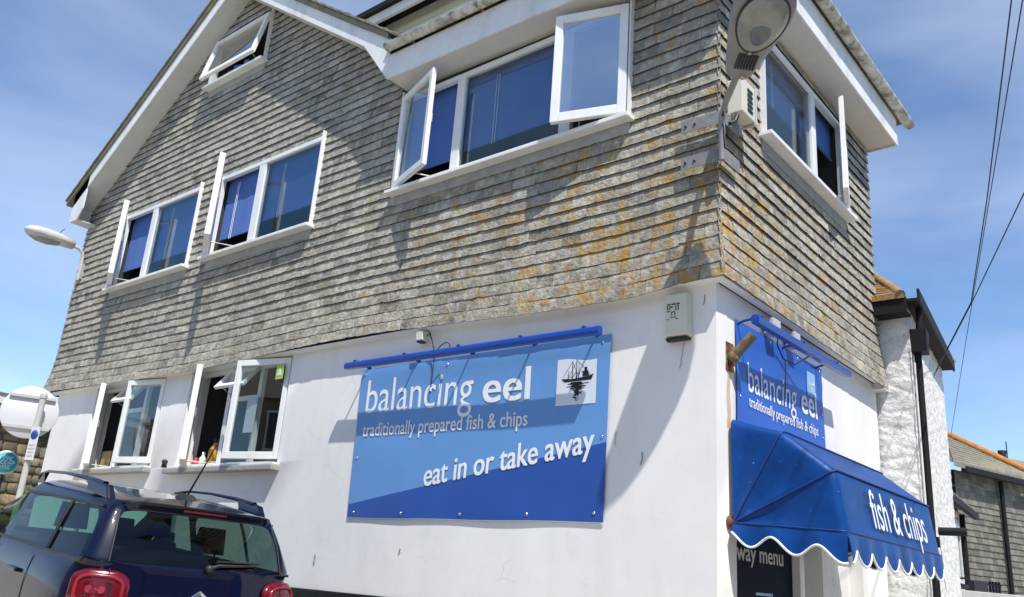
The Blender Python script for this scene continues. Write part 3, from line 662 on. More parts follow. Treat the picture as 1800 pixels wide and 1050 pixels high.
# ------------------------------------------------------------------ things standing in the kitchen windows
def bottle(name, label, cat, p, h, r, m_, capm=None):
    o = thing(name, label, cat, p); b = MB(); b.lathe(p, (0,0,1), [(0,0),(0,r),(h*.6,r),(h*.75,r*.55),(h*.85,r*.4)], 12); b.build('body', m_, o)
    c = MB(); c.lathe(Vector(p)+Vector((0,0,h*.85)), (0,0,1), [(0,r*.45),(h*.15,r*.45),(h*.15,0)], 10); c.build('cap', capm or MT['white'], o)
m = MB(); m.box((-9.78,.20,1.085),(-9.50,.46,1.36)); tag(m.build('cardboard_box', MT['card'], bevel=.006), 'brown cardboard box behind the open sash of the left ground-floor window', 'box')
o = thing('red_tub', 'red plastic tub standing in the left ground-floor window', 'tub', (-8.30,.24,1.085)); m = MB(); m.lathe((-8.30,.24,1.27), (0,0,1), [(0,0),(0,.085),(.17,.10),(.17,.09),(.02,.075)], 16); m.build('tub', MT['red'], o); m = MB(); m.lathe((-8.30,.24,1.085), (0,0,1), [(0,0),(0,.11),(.18,.12),(.18,0)], 16); m.build('white_base', MT['white'], o)
m = MB(); m.box((-8.72,.20,1.085),(-8.50,.40,1.22)); tag(m.build('white_carton', MT['paper'], bevel=.008), 'low white carton beside the red tub in the window', 'carton')
bottle('yellow_spray_bottle', 'yellow and black bottle among the jars in the right ground-floor window', 'bottle', (-6.86,.22,1.055), .36, .075, MT['yellow'], MT['dark'])
bottle('small_jar', 'small cream jar left of the yellow bottle in the window', 'jar', (-7.08,.21,1.055), .20, .05, MT['cream'])
bottle('sauce_bottle', 'short red bottle at the left end of the window ledge jars', 'bottle', (-7.19,.18,1.055), .13, .05, MT['red'], MT['red'])
m = MB(); m.box((-6.95,.16,1.055),(-6.68,.20,1.13)); m.box((-6.90,.155,1.07),(-6.80,.16,1.11)); tag(m.build('label_tin', MT['white'], bevel=.006), 'small white packet lying in front of the yellow bottle', 'packet')
m = MB(); m.box((-6.06,.045,1.42),(-5.86,.05,1.86)); tag(m.build('paper_notice', MT['paper']), 'pale paper notice stuck inside the right ground-floor window', 'notice')
m = MB(); m.box((-5.42,-.062,1.98),(-5.29,-.055,2.15)); st = tag(m.build('sticker', MT['green']), 'lime green sticker at the top of the right kitchen sash', 'sticker')
m = MB(); m.prism([(-5.40,-.066,2.02),(-5.31,-.066,2.02),(-5.355,-.066,2.11)], (0,.003,0)); m.build('symbol', MT['paper'], st)
# a little ventilator on the sill of the right ground-floor window
m = MB(); m.lathe((-7.42,-.10,1.03), (0,0,1), [(0,0),(0,.035),(.05,.03),(.075,.04),(.10,.02),(.10,0)], 12); tag(m.build('light_fitting', MT['dark'], recalc=True), 'small dark fitting on the wall at the ledge of the right ground-floor window', 'fitting')

# ------------------------------------------------------------------ front banner
UB0, UB1 = -3.966, -.919
bn = thing('front_banner', 'large two-tone blue fish and chip banner hung on the white front wall', 'banner', (-2.44,0,.47))
def bp(u, v, lift=0):                                   # u,v in 0..1 across the sagging vinyl sheet
    x0 = -3.966+.046*(1-v); x1 = -.919-.016*(1-v); x = x0+(x1-x0)*u
    z0 = .476; z1 = 1.955+.012*u; z = z0+(z1-z0)*v
    n = .016 + .005*math.sin(u*6+1)*v*(1-v)*3 + .006*math.exp(-((v-.94)/.05)**2) + .0015*math.sin(u*11+v*5) + .0045*noise.noise(Vector((u*4+v*2, v*3-u, 7)))
    if v < .01: z += .003*math.sin(u*15+2)
    return Vector((x, -n-lift, z))
m = MB(); nu = 48; ln = lambda u: .085+.325*u
m.grid([[bp(i/nu, ln(i/nu)*j/8) for j in range(9)] for i in range(nu+1)], 1)
m.grid([[bp(i/nu, ln(i/nu)+(1-ln(i/nu))*j/26) for j in range(27)] for i in range(nu+1)], 0)
m.build('sheet', [MT['banlight'], MT['bandark']], bn)
m = MB(); m.grid([[bp(i/nu, .0), bp(i/nu, .0)+Vector((0,.012,-.006))] for i in range(nu+1)]); m.build('hem', MT['whitetrim'], bn)
yb = -.040; X = (1,0,0); Zv = (0,0,1)
bcf = lambda p: Vector((p.x, bp((p.x-UB0)/(UB1-UB0), (p.z-.476)/1.485).y-.0035, p.z))
text('balancing', 'lettering', MT['white'], (-3.84,yb,1.500), (1,0,-.006), Zv, 1.44, .335, bn, bold=.0, conform=bcf)
text('eel', 'lettering', MT['white'], (-2.27,yb,1.495), (1,0,-.006), Zv, .53, .285, bn, bold=.016, conform=bcf)
text('traditionally prepared fish & chips', 'lettering', MT['white'], (-3.84,yb,1.262), (1,0,.0), Zv, 2.10, .132, bn, bold=.012, conform=bcf)
text('eat in or take away', 'lettering', MT['white'], (-2.91,yb,.765), (1,0,.135), Zv, 1.88, .20, bn, bold=.016, conform=bcf)
def emblem(F, u0, u1, v0, v1, n, par, back, ink):
    m = MB(); F.box(m, u0, u1, n-.002, n, v0, v1); e = m.build('emblem', back, par)
    w, h = u1-u0, v1-v0; m = MB(); r = random.Random(4)
    def pl(pts): m.add([F(u0+a*w, n+.0015, v0+b*h) for a, b in pts], [tuple(range(len(pts)))])
    pl([(.12,.57),(.20,.49),(.88,.50),(.93,.62),(.80,.585),(.40,.55)])                     # hull
    pl([(.66,.585),(.66,.70),(.80,.70),(.82,.585)]); pl([(.70,.70),(.70,.78),(.77,.78),(.77,.70)])
    for a, t_, l in ((.40,.94,.012),(.50,.97,.012),(.56,.88,.008),(.30,.74,.008)):
        pl([(a-l,.55),(a+l,.55),(a+l*.5,t_),(a-l*.5,t_)])
    for (a, b, c, d) in ((.40,.93,.16,.60),(.50,.96,.86,.60),(.40,.90,.56,.60),(.50,.92,.30,.58)):
        dx, dy = c-a, d-b; L_ = math.hypot(dx, dy); nx, ny = -dy/L_*.004, dx/L_*.004; pl([(a+nx,b+ny),(c+nx,d+ny),(c-nx,d-ny),(a-nx,b-ny)])
    for i in range(30):                                 # broken reflection
        b = .46 - .40*(i/30)**1.1; c = .52 + r.uniform(-.06,.06); s = (.32*(1-i/30)**1.4+.03)*r.uniform(.35,1)
        pl([(c-s,b),(c+s*.9,b+.006),(c+s,b+.022),(c-s*.8,b+.017)])
    for i in range(14): a, b = r.uniform(.25,.75), r.uniform(.5,.68); pl([(a,b),(a+.04,b+.005),(a+.03,b+.03)])
    m.build('ship_print', ink, e)
emblem(FF, -1.447, -1.048, 1.405, 1.800, .0215, bn, MT['paper'], MT['ink'])
for u, v in ((.03,.035),(.25,.03),(.50,.03),(.75,.035),(.97,.045),(.985,.44),(.02,.39),(.02,.965),(.40,.955),(.975,.96)):
    m = MB(); p = bp(u, v, .002); m.lathe(p, (0,-1,0), [(0,.014),(.004,.013),(.007,.006),(.007,0)], 10); m.build('stud', MT['chrome'], bn)

# ------------------------------------------------------------------ trough lights over the two signs
def trough(F, u0, u1, d, v0, v1, ub, label, n_):
    t_ = thing('strip_light', label, 'light', F((u0+u1)/2, 0, v0))
    m = MB(); pr = [(-.034,.0),(-.030,.026),(-.012,.040),(.014,.040),(.032,.024),(.036,-.004),(.028,-.030),(-.026,-.030)]
    a = [F(u0, d+p, v0+q) for p, q in pr]; b = [F(u1, d+p, v1+q) for p, q in pr]; k = len(pr)
    m.add(a+b, [(i,(i+1)%k,k+(i+1)%k,k+i) for i in range(k)]+[tuple(range(k))[::-1], tuple(range(k,2*k))]); m.build('housing', MT['bluepole'], t_, bevel=.004, recalc=True)
    for u in ub:
        v = v0+(v1-v0)*(u-u0)/(u1-u0); m = MB()
        m.tube([F(u,.002,v+.01), F(u,.05,v+.03), F(u,d-.02,v+.045), F(u,d+.02,v+.045)], .010, 7); m.lathe(F(u,.0,v+.01), F.n, [(0,.028),(.008,.028),(.008,0)], 10)
        m.tube([F(u+.015,d-.01,v+.04), F(u-.015,d-.01,v+.06), F(u-.03,d+.0,v+.045)], .008, 6); m.build('bracket', MT['bluedark'], t_)
    return t_
t1 = trough(FF, -4.01, -.905, .20, 1.955, 1.945, [-3.88,-3.16,-2.45,-1.72,-1.06], 'long blue strip light on arms above the front banner', 5)
t2 = trough(FR, .235, 2.25, .20, 2.01, 2.035, [.34,1.18,1.95], 'shorter blue strip light on arms above the side sign', 3)
m = MB(); m.tube([FF(-3.03,.05,2.20), FF(-2.98,.07,2.22), FF(-2.93,.08,2.14), FF(-2.90,.06,2.03), FF(-2.905,.05,1.93)], .006, 6); m.tube([FF(-2.905,.048,1.93), FF(-2.915,.045,1.62)], .004, 6)
m.tube([FF(-2.80,.13,2.0), FF(-2.76,.12,2.06), FF(-2.70,.11,2.085), FF(-2.64,.12,2.05), FF(-2.62,.16,1.99)], .005, 6); m.build('cable', MT['cable'], t1)
m = MB(); FF.box(m, -2.913, -2.903, .046, .056, 1.645, 1.68); m.build('cable_tag', MT['white'], t1)
m = MB(); m.tube([FR(.92,.10,2.10), FR(.98,.06,2.02), FR(1.12,.05,1.93), FR(1.3,.08,1.92), FR(1.42,.17,2.02)], .006, 6); m.tube([FR(1.18,.045,1.93), FR(1.17,.04,1.60)], .004, 6); m.build('cable', MT['cable'], t2)
s = thing('security_camera', 'small cream camera box under the slates above the front banner', 'camera', (-3.07,0,2.20)); m = MB(); FF.box(m, -3.13, -3.04, 0, .11, 2.15, 2.25); m.build('housing', MT['cream'], s, bevel=.008); m = MB(); FF.box(m, -3.12, -3.06, .03, .10, 2.135, 2.148); m.build('lens', MT['dark'], s)

# ------------------------------------------------------------------ side sign
sg = thing('side_sign', 'blue fish and chip sign on the side wall above the awning', 'sign', (0,1.2,1.2))
m = MB(); nu = 24
def sp(u, v, lift=0): return Vector((.016+.006*math.sin(u*7+v*5)+.006*math.exp(-((v-.80)/.06)**2)+lift, .30+1.80*u, 1.20+(.855+.012*u)*v))
m.grid([[sp(i/nu, j/16) for j in range(17)] for i in range(nu+1)]); m.build('sheet', MT['signblue'], sg)
scf = lambda p: Vector((sp((p.y-.30)/1.8, (p.z-1.2)/.865).x+.0035, p.y, p.z))
text('balancing', 'lettering', MT['white'], (.040,.50,1.525), (0,1,.03), Zv, .95, .235, sg, bold=.0, conform=scf)
text('eel', 'lettering', MT['white'], (.040,1.555,1.565), (0,1,.0), Zv, .36, .235, sg, bold=.016, conform=scf)
text('traditionally prepared fish & chips', 'lettering', MT['white'], (.040,.50,1.405), (0,1,.008), Zv, 1.42, .088, sg, bold=.008, conform=scf)
emblem(FR, 1.70, 1.89, 1.745, 1.965, .026, sg, MT['signbox'], MT['paper'])
for u, v in ((.03,.97),(.03,.62),(.03,.30),(.35,.965),(.68,.965),(.97,.965),(.975,.5),(.97,.25)):
    m = MB(); m.lathe(sp(u,v,.002), (1,0,0), [(0,.012),(.004,.011),(.006,.005),(.006,0)], 8); m.build('stud', MT['chrome'], sg)

# ------------------------------------------------------------------ awning over the takeaway door
aw = thing('shop_awning', 'blue scalloped folding awning reading fish and chips over the side door', 'awning', (0,1.3,.5))
HX, HZ = .045, .505; AY0, AY1 = .165, 2.42
hoops = [(.03,1.25),(.22,1.215),(.414,1.138),(.60,1.02),(.775,.857),(.825,.66),(.838,.457)]
def hp(i, y0, y1, n=20, rad=.07):                       # hoop line along y with rounded corners falling back to the hinge
    x, z = hoops[i]; return [Vector((x, y0+(y1-y0)*k/n, z)) for k in range(n+1)]
rows = []
NS = 6
prof = []
keys = [0,2,4,6]
for a_, b_ in zip(keys, keys[1:]):
    (xa, za), (xb, zb) = hoops[a_], hoops[b_]
    for k in range(NS):
        t_ = k/NS; s_ = 4*t_*(1-t_); nx, nz = (za-zb), (xb-xa); L_ = math.hypot(nx, nz)
        prof.append((xa+(xb-xa)*t_, za+(zb-za)*t_, s_, nx/L_, nz/L_))
prof.append((*hoops[6], 0, 1, 0))
R_ = .055
def shell(pr, y):
    x, z, s_, nx, nz = pr; e = min(y-AY0, AY1-y); w_ = math.sin(math.pi*(y-AY0)/(AY1-AY0))
    k = 0 if e >= R_ else (1-math.sqrt(max(0, 1-((R_-e)/R_)**2)))     # rounded shoulder
    rx, rz = x-HX, z-HZ; L_ = math.hypot(rx, rz)+1e-6
    x -= rx/L_*R_*k; z -= rz/L_*R_*k
    lift = -.020*s_*w_ + .004*s_*noise.noise(Vector((x*5, y*4, z*5)))
    return Vector((x+nx*lift, y, z+nz*lift))
ys = [AY0, AY0+.004, AY0+.016, AY0+.034, AY0+.055] + [AY0+.055+(AY1-AY0-.11)*k/28 for k in range(1, 28)] + [AY1-.055, AY1-.034, AY1-.016, AY1-.004, AY1]
m = MB(); m.grid([[shell(p, y) for y in ys] for p in prof])
for y in (AY0, AY1):                                    # end gussets run down to the hinge
    H_ = Vector((HX, y, HZ)); dy = .02*(1 if y == AY0 else -1)
    P = []
    for p in prof:
        e_ = shell(p, y); row = []
        for k in range(9):
            t_ = k/8; q = e_.lerp(H_, t_); row.append(q + Vector((0, dy*p[2]*4*t_*(1-t_)*.9, 0)))
        P.append(row)
    m.grid(P)
cv = m.build('canopy', MT['blue'], aw, weld=True, recalc=True)
def ledge_pts(): 
    return [Vector((HX,AY0,HZ-.055))] + [Vector((HX+(.838-HX)*k/12, AY0, HZ-.055+(.457-HZ+.055)*k/12)) for k in range(1, 13)] + [Vector((.838, AY0+(AY1-AY0)*k/60, .457)) for k in range(1, 61)] + [Vector((.838-(.838-HX)*k/12, AY1, .457+(HZ-.055-.457)*k/12)) for k in range(1, 13)]
def val_side(npts, A, Bp, hA, hB, nsc, ph=0):
    out = []
    for k in range(npts+1):
        t_ = k/npts; p = A.lerp(Bp, t_); h = hA+(hB-hA)*t_; s_ = math.sin(2*math.pi*(nsc*t_)+ph); out.append((p, h-.045+.045*-s_, t_))
    return out
c0 = Vector((HX+.0,AY0-.002,HZ-.004)); c1 = Vector((.840,AY0-.002,.459)); c2 = Vector((.840,AY1+.002,.459)); c3 = Vector((HX,AY1+.002,HZ-.004))
def valance(A, Bp, hA, hB, nsc, n_, outw, ph=0):
    pts = val_side(n_, A, Bp, hA, hB, nsc, ph); m = MB(); outw = Vector(outw)
    def low(p, h, t_): return p - Vector((0,0,h)) + outw*(.018 + .012*math.sin(t_*2*math.pi*nsc+1))
    m.grid([[p, p.lerp(low(p,h,t_), .5)+outw*.004, low(p,h,t_)] for p, h, t_ in pts]); m.build('valance', MT['blue'], aw)
    m = MB(); m.tube([low(p,h,t_) for p, h, t_ in pts], .0085, 6); m.build('white_edging', MT['whitetrim'], aw)
valance(c0, c1, .145, .205, 2.5, 48, (0,-1,0), 2.2); valance(c1, c2, .205, .205, 7.5, 130, (1,0,0), 2.2+5*math.pi); valance(c2, c3, .205, .145, 2.5, 48, (0,1,0), 0)
for i in (2, 4, 6):                                     # seams over the folding hoops
    x, z = hoops[i]; k = 1.006
    j = {2:NS, 4:2*NS, 6:3*NS}[i]
    m = MB(); ln_ = [Vector((HX,AY0-.004,HZ))] + [shell(prof[j], y)+Vector((.004,0,.004)) + Vector((0,-.004 if y < AY0+.01 else (.004 if y > AY1-.01 else 0),0)) for y in ys] + [Vector((HX,AY1+.004,HZ))]
    m.tube(ln_, .0055, 6); m.build('seam', MT['bluedark'], aw)
m = MB(); m.tube([Vector((HX,AY0+.03,HZ-.055)), Vector((.82,AY0+.03,.45)), Vector((.82,AY1-.03,.45)), Vector((HX,AY1-.03,HZ-.055))], .012, 8); m.build('frame_bar', MT['steel'], aw)
for y in (AY0+.02, AY1-.02): m = MB(); m.lathe((.0,y,HZ), (1,0,0), [(0,.05),(.02,.05),(.03,.03),(.06,.025),(.06,0)], 12); m.build('hinge_plate', MT['rust'], aw)
# lettering on the leaning front panel
pa, pb = Vector((.838,0,.457)), Vector((.775,0,.857)); uzv = (pb-pa).normalized()
o_ = Vector((.838,.735,.457)) + uzv*.075 + Vector((.010,0,.002))
text('fish & chips', 'lettering', MT['white'], o_, (0,1,0), uzv, 1.32, .275, aw, bold=.003)
# ------------------------------------------------------------------ doorway under the awning
sd = B
m = MB(); FR.box(m, .302, 1.45, -.10, -.06, -2.2, .60); bd = thing('menu_board', 'dark blue takeaway menu board under the left end of the awning', 'menu board', FR(.9,-.08,-2.2)); m.build('board', mat('menu board print', (.008,.014,.035), .7, var=.2, vscale=4, spec=.1), bd)
text('away menu', 'lettering', MT['grey'], FR(.345,-.058,.268), (0,1,0), Zv, .92, .085, bd, bold=.012)
m = MB(); m.box((-.06,.75,.03),(-.057,1.05,.05)); m.box((-.06,.70,-.05),(-.057,1.15,.0)); m.box((-.06,.55,-.3),(-.057,1.3,-.08)); m.build('menu_print', MT['signbox'], bd)
dr = MB(); FR.box(dr, 1.47, 1.56, -.20, .0, -2.2, .615); FR.box(dr, 3.0, 3.095, -.20, .0, -2.2, .615); FR.box(dr, 1.56, 3.0, -.20, -.02, .54, .615); fr_ = dr.build('door_frame', MT['pvc'], B, bevel=.006)
m = MB(); FR.box(m, 1.565, 2.28, -.17, -.12, -2.15, .535); d_ = m.build('door', mat('grey door paint', (.33,.33,.31), .5, var=.08), B, bevel=.006)
m = MB(); FR.box(m, 2.285, 2.995, -.17, -.12, -2.15, .535); m.build('door', MT['fascia'], B, bevel=.006)
m = MB(); FR.box(m, 1.50, 1.62, -.115, -.10, .05, .26); FR.box(m, 1.55, 1.575, -.10, -.08, .04, .27); m.build('hinge', MT['steel'], fr_, bevel=.003)
m = MB(); m.box((-.22, .3, -2.2), (-.215, 1.5, .62)); m.build('door_recess', MT['render'], B)

# ------------------------------------------------------------------ fittings on the shop walls
bx = thing('alarm_box', 'cream burglar alarm box high on the white wall near the corner', 'alarm box', (-.30,0,2.02))
m = MB(); m.hexa([(-.405,0,1.85),(-.190,0,1.85),(-.195,-.085,1.865),(-.385,-.085,1.865),(-.415,0,2.215),(-.200,0,2.215),(-.215,-.075,2.20),(-.395,-.075,2.20)]); m.build('cover', MT['cream'], bx, bevel=.012, recalc=True)
m = MB(); m.box((-.39,-.065,1.832),(-.21,-.0,1.852)); m.lathe((-.375,-.05,1.835), (0,0,-1), [(0,.012),(.012,.012),(.012,0)], 8); m.lathe((-.22,-.05,1.835), (0,0,-1), [(0,.012),(.012,.012),(.012,0)], 8); m.build('base', MT['dark'], bx)
m = MB(); yy = -.0815
for a, b, c, d in ((-.372,-.345,2.110,2.118),(-.335,-.300,2.110,2.118),(-.290,-.265,2.110,2.118),(-.372,-.366,2.07,2.105),(-.352,-.346,2.07,2.105),(-.345,-.32,2.088,2.094),(-.300,-.294,2.06,2.105),(-.280,-.274,2.06,2.105),(-.372,-.345,2.055,2.061),(-.335,-.302,2.048,2.054),(-.335,-.329,2.02,2.048),(-.308,-.302,2.02,2.048),(-.345,-.292,2.004,2.010),(-.372,-.352,1.99,1.996),(-.30,-.275,1.99,1.996)):
    m.box((a,yy-.001,c-.0),(b,yy+.004,d))
m.build('printed_mark', MT['ink'], bx)
fb = thing('flagpole_bracket', 'rusty steel flagpole socket on the corner of the side wall', 'bracket', (0,.22,1.72))
m = MB(); m.box((0,.15,1.62),(.010,.27,1.84)); m.build('plate', MT['rust'], fb, bevel=.003)
m = MB(); a = Vector((.01,.205,1.70)); b = Vector((.195,.222,1.885)); m.tube([a, b], .038, 12, cap=False); m.tube([b, a.lerp(b,.6)], .031, 12, cap=False); m.lathe(a.lerp(b,.02), b-a, [(0,0),(0,.05),(.06,.044),(.06,.038)], 12); m.build('socket', mat('weathered zinc tube', (.17,.135,.085), .8, .1, var=.45, vscale=20, col2=(.17,.06,.022), c2lo=.54, c2hi=.62, c2scale=14), fb)
m = MB(); m.hexa([(.01,.19,1.64),(.01,.22,1.64),(.05,.22,1.66),(.05,.19,1.66),(.01,.19,1.80),(.01,.22,1.80),(.10,.22,1.80),(.10,.19,1.80)]); m.build('gusset', MT['rust'], fb)
for i, (y, w_) in enumerate(((.80,.15),(1.24,.13))):
    b_ = thing('floodlight', ['small grey floodlight under the slates, nearer the corner', 'small grey floodlight under the slates, farther from the corner'][i], 'floodlight', (0,y,2.15), 'floodlights under the slates of the side wall')
    m = MB(); FR.box(m, y, y+w_, .02, .11, 2.07, 2.20); m.build('housing', MT['grey'], b_, bevel=.008); m = MB(); FR.box(m, y+.04, y+w_-.04, .0, .02, 2.10, 2.17); m.build('bracket', MT['dark'], b_)
mb_ = thing('service_box', 'off-white cable service box beside the street lamp arm', 'box', (.1,.1,3.65))
m = MB(); FR.box(m, .0, .235, .102, .235, 3.68, 3.99); m.build('cover', MT['cream'], mb_, bevel=.008)
m = MB(); FR.box(m, .240, .262, .102, .242, 3.66, 4.0); FR.box(m, -.01, .24, .10, .13, 3.665, 3.678); m.build('side_flange', MT['grey'], mb_, bevel=.004)
m = MB()
for k in range(5): FR.box(m, .09, .18, .233, .243, 3.725+.045*k, 3.748+.045*k)
m.build('vent_slot', MT['dark'], mb_)
m = MB(); m.tube([FR(.02,.18,3.66), FR(.0,.17,3.60), FR(-.05,.15,3.56)], .018, 8); m.build('gland', MT['dark'], mb_)

# ------------------------------------------------------------------ street lamp on the corner
lp = thing('street_lamp', 'grey street lamp lantern on a bent arm bracketed to the building corner', 'street lamp', (.1,-.1,3.2))
for z in (3.60, 3.27):
    m = MB(); m.box((-.24,-.128,z-.055),(.13,-.122,z+.055)); m.box((.124,-.122,z-.055),(.130,.16,z+.055)); pl_ = m.build('strap_plate', MT['plate'], lp)
    m = MB()
    for x in (-.20,-.12): m.lathe((x,-.128,z+.0), (0,-1,0), [(0,.012),(.008,.011),(.008,0)], 8)
    m.build('bolt', MT['dark'], pl_)
T0 = Vector((.425,-.50,3.66)); N0 = Vector((.925,-.985,3.93)); ax = (N0-T0).normalized()
up = Vector((0,0,1)); up = (up-ax*up.dot(ax)).normalized(); sd_ = ax.cross(up)
m = MB(); m.tube([(.128,-.150,3.20),(.128,-.150,3.50),(.145,-.175,3.58),(.22,-.27,3.62), T0+ax*.12], .026, 10); m.build('arm', MT['lampgrey'], lp)
m = MB(); m.tube([(.122,-.140,3.27),(.15,-.155,3.30),(.14,-.165,3.55),(.2,-.26,3.60)], .009, 6); m.build('cable', MT['cable'], lp)
st = [(0,.075,.055,.045),(.03,.10,.08,.055),(.12,.125,.105,.06),(.22,.15,.125,.06),(.34,.185,.135,.06),(.48,.215,.13,.055),(.60,.215,.115,.05),(.68,.185,.09,.04),(.735,.12,.055,.025),(.75,.05,.02,.01)]
def ring(c, w_, h_, b_, n=28):
    P = []
    for k in range(n+1):
        a = 2*math.pi*k/n; ca, sa = math.cos(a), math.sin(a); e = .75
        x = math.copysign(abs(ca)**e, ca)*w_; y = math.copysign(abs(sa)**e, sa)*(h_ if sa > 0 else b_)
        P.append(c + sd_*x + up*y)
    return P
rows = [[T0 for _ in range(29)]] + [ring(T0+ax*s, w_, h_, b_) for s, w_, h_, b_ in st] + [[T0+ax*.755 for _ in range(29)]]
m = MB(); m.grid(rows); m.build('lantern_body', MT['lampgrey'], lp, weld=True, recalc=True)
def oval(cs, ra, rb, lift, n=36):                      # on the lantern underside
    return [T0+ax*(cs+ra*math.cos(2*math.pi*k/n)) + sd_*(rb*math.sin(2*math.pi*k/n)*(1+.16*math.cos(2*math.pi*k/n))) - up*lift for k in range(n)]
m = MB(); o0 = oval(.475,.235,.178,.050); o1 = oval(.475,.235,.178,.068); o2 = oval(.475,.222,.166,.068)
m.grid([o+[o[0]] for o in (o0,o1,o2)]); m.build('gasket', MT['dark'], lp)
m = MB(); m.grid([o+[o[0]] for o in (o2, oval(.475,.19,.142,.092), oval(.475,.13,.098,.112), oval(.475,.06,.045,.120), oval(.475,.001,.001,.122))]); m.build('glass_bowl', MT['lens'], lp)
m = MB(); m.grid([o+[o[0]] for o in (oval(.42,.085,.07,.1195), oval(.42,.065,.054,.1245), oval(.42,.05,.042,.1235))]); m.grid([o+[o[0]] for o in (oval(.42,.05,.042,.1235), oval(.42,.03,.026,.1275), oval(.42,.001,.001,.129))]); m.build('lamp_bulb', MT['lensdark'], lp)
for k in range(7):
    m = MB(); c = T0+ax*.165 + sd_*(-.066+.022*k) - up*.064; m.hexa([c-ax*.062-sd_*.0065, c+ax*.062-sd_*.0065, c+ax*.062+sd_*.0065, c-ax*.062+sd_*.0065, c-ax*.062-sd_*.0065-up*.012, c+ax*.062-sd_*.0065-up*.012, c+ax*.062+sd_*.0065-up*.012, c-ax*.062+sd_*.0065-up*.012]); m.build('vent_fin', MT['dark'], lp)
m = MB(); c = T0+ax*.03-sd_*.02-up*.056; m.lathe(c, -up, [(0,.02),(.015,.018),(.015,0)], 8); m.lathe(T0+ax*.235-up*.06+sd_*.0, -up, [(0,.016),(.012,.014),(.012,0)], 8); m.build('catch', MT['steel'], lp)

# ------------------------------------------------------------------ lamp at the far left end of the house
l2 = thing('wall_lamp', 'pale long street lamp on a swan-neck arm at the far left end of the shop', 'street lamp', (-11.3,-.1,4.2))
m = MB(); m.tube([(-11.30,-.11,4.16),(-11.30,-.11,4.50),(-11.30,-.13,4.62),(-11.30,-.20,4.68),(-11.30,-.34,4.70)], .028, 8); m.build('arm', MT['lamppale'], l2)
m = MB(); m.box((-11.36,-.10,4.18),(-11.24,-.06,4.44)); m.build('bracket', MT['steel'], l2)
a0 = Vector((-11.30,-.30,4.70)); rows = []
for s, w_, h_, b_ in ((0,.05,.05,.05),(.01,.11,.09,.07),(.25,.14,.10,.075),(.30,.145,.115,.08),(.55,.15,.12,.10),(.80,.145,.11,.10),(.95,.11,.08,.08),(1.02,.06,.04,.04),(1.04,.01,.01,.01)):
    rows.append([a0 + Vector((0,-s*.74,.02*s)) + Vector((math.cos(2*math.pi*k/20)*w_, 0, math.sin(2*math.pi*k/20)*(h_ if math.sin(2*math.pi*k/20) > 0 else b_))) for k in range(21)])
m = MB(); m.grid(rows); m.build('lantern_body', MT['lamppale'], l2, weld=True, recalc=True)
rows = []
for s, w_, b_ in ((.28,.02,.07),(.32,.125,.10),(.55,.135,.135),(.78,.12,.13),(.93,.06,.09)):
    rows.append([a0 + Vector((0,-s*.74,.02*s)) + Vector((math.cos(math.pi+math.pi*k/10)*w_, 0, math.sin(math.pi+math.pi*k/10)*b_)) for k in range(11)])
m = MB(); m.grid(rows); m.build('glass_bowl', MT['lens'], l2)
m = MB(); m.tube([a0+Vector((0,-.22,.09)), a0+Vector((0,-.24,.15)), a0+Vector((0,-.19,.22))], .006, 5); m.build('aerial', MT['dark'], l2)

# ------------------------------------------------------------------ road sign seen from behind, and the little round sign
c0_ = ray(52, 725, 11.2); nrm = (Vector((.93,-.37,0))).normalized(); tgt = nrm.cross(Vector((0,0,1))).normalized()
rs_ = thing('road_sign', 'round road sign seen from behind on a white pole beyond the car', 'road sign', (c0_.x, c0_.y, gz(c0_.x, c0_.y)))
m = MB(); m.lathe(c0_-nrm*.012, nrm, [(0,0),(0,.335),(.004,.340),(.012,.340),(.016,.335),(.016,0)], 40); m.build('sign_disc', MT['signback'], rs_, recalc=True)
pc = ray(70, 725, 11.12) ; pc = Vector((pc.x, pc.y, 0))
m = MB(); m.tube([(pc.x,pc.y,gz(pc.x,pc.y)), (pc.x,pc.y,c0_.z+.22)], .038, 12); m.lathe((pc.x,pc.y,c0_.z+.22), (0,0,1), [(0,.042),(.02,.042),(.03,.03),(.03,0)], 12); m.build('pole', MT['lamppale'], rs_)
for dz in (.20, -.20):
    m = MB(); p = Vector((c0_.x,c0_.y,c0_.z+dz)) + nrm*.022; w_ = .27 if dz > 0 else .27
    m.hexa([p-tgt*w_-nrm*.014-Vector((0,0,.018)), p+tgt*w_-nrm*.014-Vector((0,0,.018)), p+tgt*w_+nrm*.014-Vector((0,0,.018)), p-tgt*w_+nrm*.014-Vector((0,0,.018)), p-tgt*w_-nrm*.014+Vector((0,0,.018)), p+tgt*w_-nrm*.014+Vector((0,0,.018)), p+tgt*w_+nrm*.014+Vector((0,0,.018)), p-tgt*w_+nrm*.014+Vector((0,0,.018))])
    m.tube([(pc.x,pc.y,c0_.z+dz-.02),(pc.x,pc.y,c0_.z+dz+.02)], .046, 12); m.build('rail', MT['lamppale'], rs_)
q_ = Vector((pc.x,pc.y,c0_.z-.40)); d2 = Vector((.36,-.933,0)); t2_ = Vector((-d2.y, d2.x, 0))
m = MB(); qa_ = q_ + t2_*.06 + d2*.045; zz = Vector((0,0,1))
m.hexa([qa_-t2_*.07-zz*.22, qa_+t2_*.07-zz*.22, qa_+t2_*.07+d2*.005-zz*.22, qa_-t2_*.07+d2*.005-zz*.22, qa_-t2_*.07+zz*.20, qa_+t2_*.07+zz*.20, qa_+t2_*.07+d2*.005+zz*.20, qa_-t2_*.07+d2*.005+zz*.20]); pp = m.build('small_plate', MT['signback'], rs_, recalc=True)
m = MB(); m.lathe(qa_+d2*.006+zz*.10, d2, [(0,0),(.003,0),(.003,.060),(0,.060)], 20); m.build('blue_disc', MT['signblue'], pp)
m = MB()
